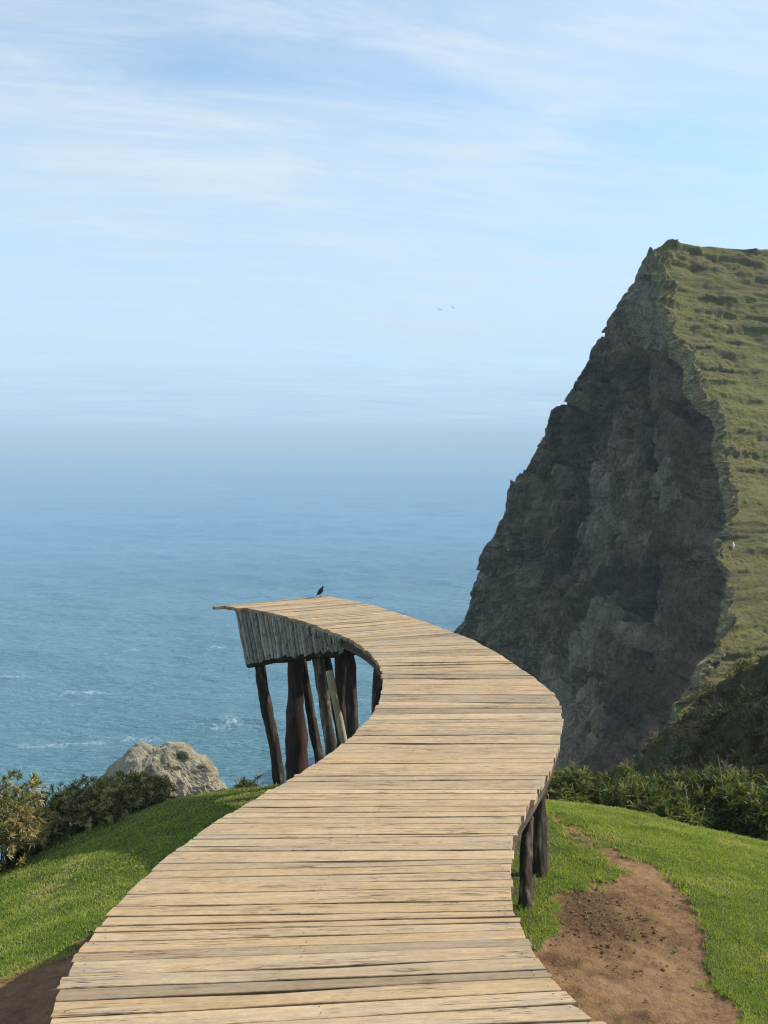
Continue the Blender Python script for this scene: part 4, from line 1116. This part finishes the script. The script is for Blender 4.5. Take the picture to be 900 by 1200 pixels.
standing_bird('bird', 'black bird perched on the far tip of the boardwalk', be, .16, M_BLACK, M_BEAK, M_BEAK, 1)
sel = (np.abs(gpx - 859) < 6) & (np.abs(gpy - 642) < 6) & (colf[None, :] > iR)
pp = proj(GD); dd_ = np.where((colf[None, :] > iR) & np.ones((NR, 1), bool), (pp[0] - 859) ** 2 + (pp[1] - 643) ** 2, 1e9)
k = np.argmin(dd_); wb = GD.reshape(-1, 3)[k]
standing_bird('bird', 'tiny white bird standing on the grassy slope near the cliff edge', wb + [0, 0, -.03], .62, M_WHITE, M_YEL, M_YEL, 1, 1.2)

def flying_bird(label, tipl, body, tipr, Yd, mat):
    B = at_y(*body, Yd); Lp = at_y(*tipl, Yd + .15); Rp_ = at_y(*tipr, Yd - .15)
    root = thing('bird', label, 'bird', tuple(float(v) for v in B), 'gulls flying over the sea')
    span = np.linalg.norm(Rp_ - Lp)
    V, Fs = loft([(-.24, .01, .05, .008), (-.16, .01, .035, .02), (-.05, 0, .055, .05), (.06, 0, .058, .055), (.14, .015, .04, .04), (.19, .03, .034, .034), (.23, .03, .02, .02), (.28, .022, .006, .006)], 10)
    V = V * span * .75
    yaw = radians(62); c_, s_ = cos(yaw), sin(yaw)
    V = np.stack([V[:, 0] * c_ - V[:, 1] * s_, V[:, 0] * s_ + V[:, 1] * c_, V[:, 2]], -1)
    mk('body', V + B, Fs, mat, root, None, True)
    fw = np.array([c_, s_, 0]) * span
    for tip in (Lp, Rp_):
        el = B + (tip - B) * .45 + np.array([0, 0, .055 * span])
        path = resample(np.array([B, el, tip]), 12)
        ch = np.interp(np.linspace(0, 1, 12), [0, .45, .8, 1], [.17, .16, .09, .012])[:, None]
        sw = np.interp(np.linspace(0, 1, 12), [0, .4, 1], [0, .05, -.08])[:, None]
        tk = np.interp(np.linspace(0, 1, 12), [0, 1], [.022, .004])[:, None] * span
        le, te = path + fw * (sw + ch * .45), path + fw * (sw - ch * .55)
        rows = np.stack([le, (le + te) / 2 + [0, 0, 1] * tk, te, (le + te) / 2 - [0, 0, 1] * tk * .4], 1)
        mk('wing', rows.reshape(-1, 3), [grid_faces(12, 4, True), np.array([[0, 1, 2, 3], [47, 46, 45, 44]])], mat, root, None, True)
flying_bird('lower of the two gulls in the sky, gliding with wings spread flat', (510.2, 360.4), (515.2, 362.8), (520.3, 364.4), 118, M_GULL)
flying_bird('upper of the two gulls in the sky, with wings tilted', (526.4, 357.8), (530.2, 360.6), (535.0, 362.2), 122, M_GULL)

# ------------------------------------------------------------------ haze
def haze():
    t = NT('sea_haze')
    v = t.n('ShaderNodeVolumePrincipled')
    v.inputs['Color'].default_value = (.68, .885, 1.0, 1); v.inputs['Density'].default_value = .00048; v.inputs['Anisotropy'].default_value = 0
    t.t.links.new(v.outputs[0], t.out.inputs['Volume'])
    H = 13200.; lo, hi = SEA - 6.5, 36.
    V = np.array([(x, y, z) for z in (lo, hi) for x, y in ((-H, -H), (H, -H), (H, H), (-H, H))])
    mk('haze', V, np.array([[3, 2, 1, 0], [4, 5, 6, 7], [0, 1, 5, 4], [1, 2, 6, 5], [2, 3, 7, 6], [3, 0, 4, 7]]), t.m, None, None, False, kind='stuff', label='pale sea haze over the water')
haze()

# ------------------------------------------------------------------ sky, sun, camera
SUN_EL, SUN_AZ = radians(34), radians(74)      # azimuth clockwise from +Y
w = bpy.data.worlds.new('World'); sc.world = w; w.use_nodes = True
nt = w.node_tree; nt.nodes.clear()
class WT(NT):
    def __init__(s, t): s.t = t
t = WT(nt)
out = t.n('ShaderNodeOutputWorld'); bg = t.n('ShaderNodeBackground'); bg.inputs[1].default_value = .15
dirv = t.n('ShaderNodeTexCoord').outputs['Generated']
sx = t.n('ShaderNodeSeparateXYZ'); t.set(sx.inputs[0], dirv)
zc = t.math('MAXIMUM', sx.outputs[2], .012)
cmb = t.n('ShaderNodeCombineXYZ'); t.set(cmb.inputs[0], sx.outputs[0]); t.set(cmb.inputs[1], sx.outputs[1]); t.set(cmb.inputs[2], zc)
sky = t.n('ShaderNodeTexSky', sky_type='NISHITA'); sky.sun_disc = False
sky.sun_elevation = SUN_EL; sky.sun_rotation = SUN_AZ; sky.altitude = 0; sky.air_density = 1.0; sky.dust_density = .0; sky.ozone_density = 3.0
t.set(sky.inputs[0], cmb.outputs[0])
# thin high cloud, laid on a plane far above: longer toward the horizon
den = t.math('ADD', zc, .10)
pu = t.n('ShaderNodeCombineXYZ'); t.set(pu.inputs[0], t.math('DIVIDE', sx.outputs[0], den)); t.set(pu.inputs[1], t.math('DIVIDE', sx.outputs[1], den)); pu.inputs[2].default_value = 1.7
ps = t.n('ShaderNodeSeparateXYZ'); t.set(ps.inputs[0], pu.outputs[0])
pv = t.n('ShaderNodeCombineXYZ'); t.set(pv.inputs[0], ps.outputs[0]); pv.inputs[2].default_value = 1.7
t.set(pv.inputs[1], t.math('SUBTRACT', ps.outputs[1], t.math('MULTIPLY', ps.outputs[0], .22)))
cl_a = t.noise(t.vmul(pv.outputs[0], (.42, 1.0, 1), (.3, .75, 0)), 1, 7, .58, .6)
cl_b = t.noise(t.vmul(pv.outputs[0], (1.5, 5.6, 1), (4., 1.2, 0)), 1, 8, .66, .55)
cl_c = t.noise(t.vmul(pv.outputs[0], (.25, .5, 1), (2., 6.2, 0)), 1, 3, .5, .2)
cm = t.math('ADD', t.math('ADD', t.math('MULTIPLY', cl_a, .50), t.math('MULTIPLY', cl_b, .30)), t.math('MULTIPLY', cl_c, .30))
mask = t.math('ADD', t.rng(cm, .42, .66, .10, .80), t.math('MULTIPLY', t.rng(cl_b, .46, .72), .20), clamp=True)
mask = t.math('MULTIPLY', mask, t.rng(zc, .42, .60, 1, .55))
col = t.mix(mask, t.mix(1, sky.outputs[0], (1.0, 1.20, 1.16), 'MULTIPLY'), (3.9, 4.4, 4.75))
lowc = t.mix(t.rng(zc, .0, .13), (2.35, 3.3, 4.4), (2.9, 3.8, 4.64))
col = t.mix(t.math('MULTIPLY', t.rng(zc, .06, .44, 1, 0), t.rng(cl_b, .38, .64, 1, .78)), col, lowc)
t.set(bg.inputs[0], col); nt.links.new(bg.outputs[0], out.inputs[0])

sl = bpy.data.lights.new('sun', 'SUN'); sl.energy = 3.9; sl.angle = radians(.53); sl.color = (1, .94, .85)
so = bpy.data.objects.new('sun', sl); COL.objects.link(so)
from mathutils import Vector
sd = Vector((sin(SUN_AZ) * cos(SUN_EL), cos(SUN_AZ) * cos(SUN_EL), sin(SUN_EL)))
so.rotation_euler = (-sd).to_track_quat('-Z', 'Y').to_euler(); so.location = (30, 0, 30)

cd = bpy.data.cameras.new('camera'); co = bpy.data.objects.new('camera', cd); COL.objects.link(co)
co.rotation_euler = (pi / 2 - PITCH, 0, 0); cd.sensor_fit = 'VERTICAL'; cd.sensor_height = 24; cd.sensor_width = 18; cd.lens = 24 * F / 1200
cd.clip_start = .05; cd.clip_end = 60000
sc.camera = co
sc.render.resolution_x, sc.render.resolution_y = 768, 1024
sc.view_settings.view_transform = 'Standard'; sc.view_settings.look = 'None'; sc.view_settings.gamma = 1; sc.view_settings.use_curve_mapping = False
sc.view_settings.exposure = .42
sc.cycles.use_denoising = True
sc.cycles.sample_clamp_direct = 1.6; sc.cycles.sample_clamp_indirect = 1.2
sc.cycles.filter_width = 1.15
sc.cycles.max_bounces = 6
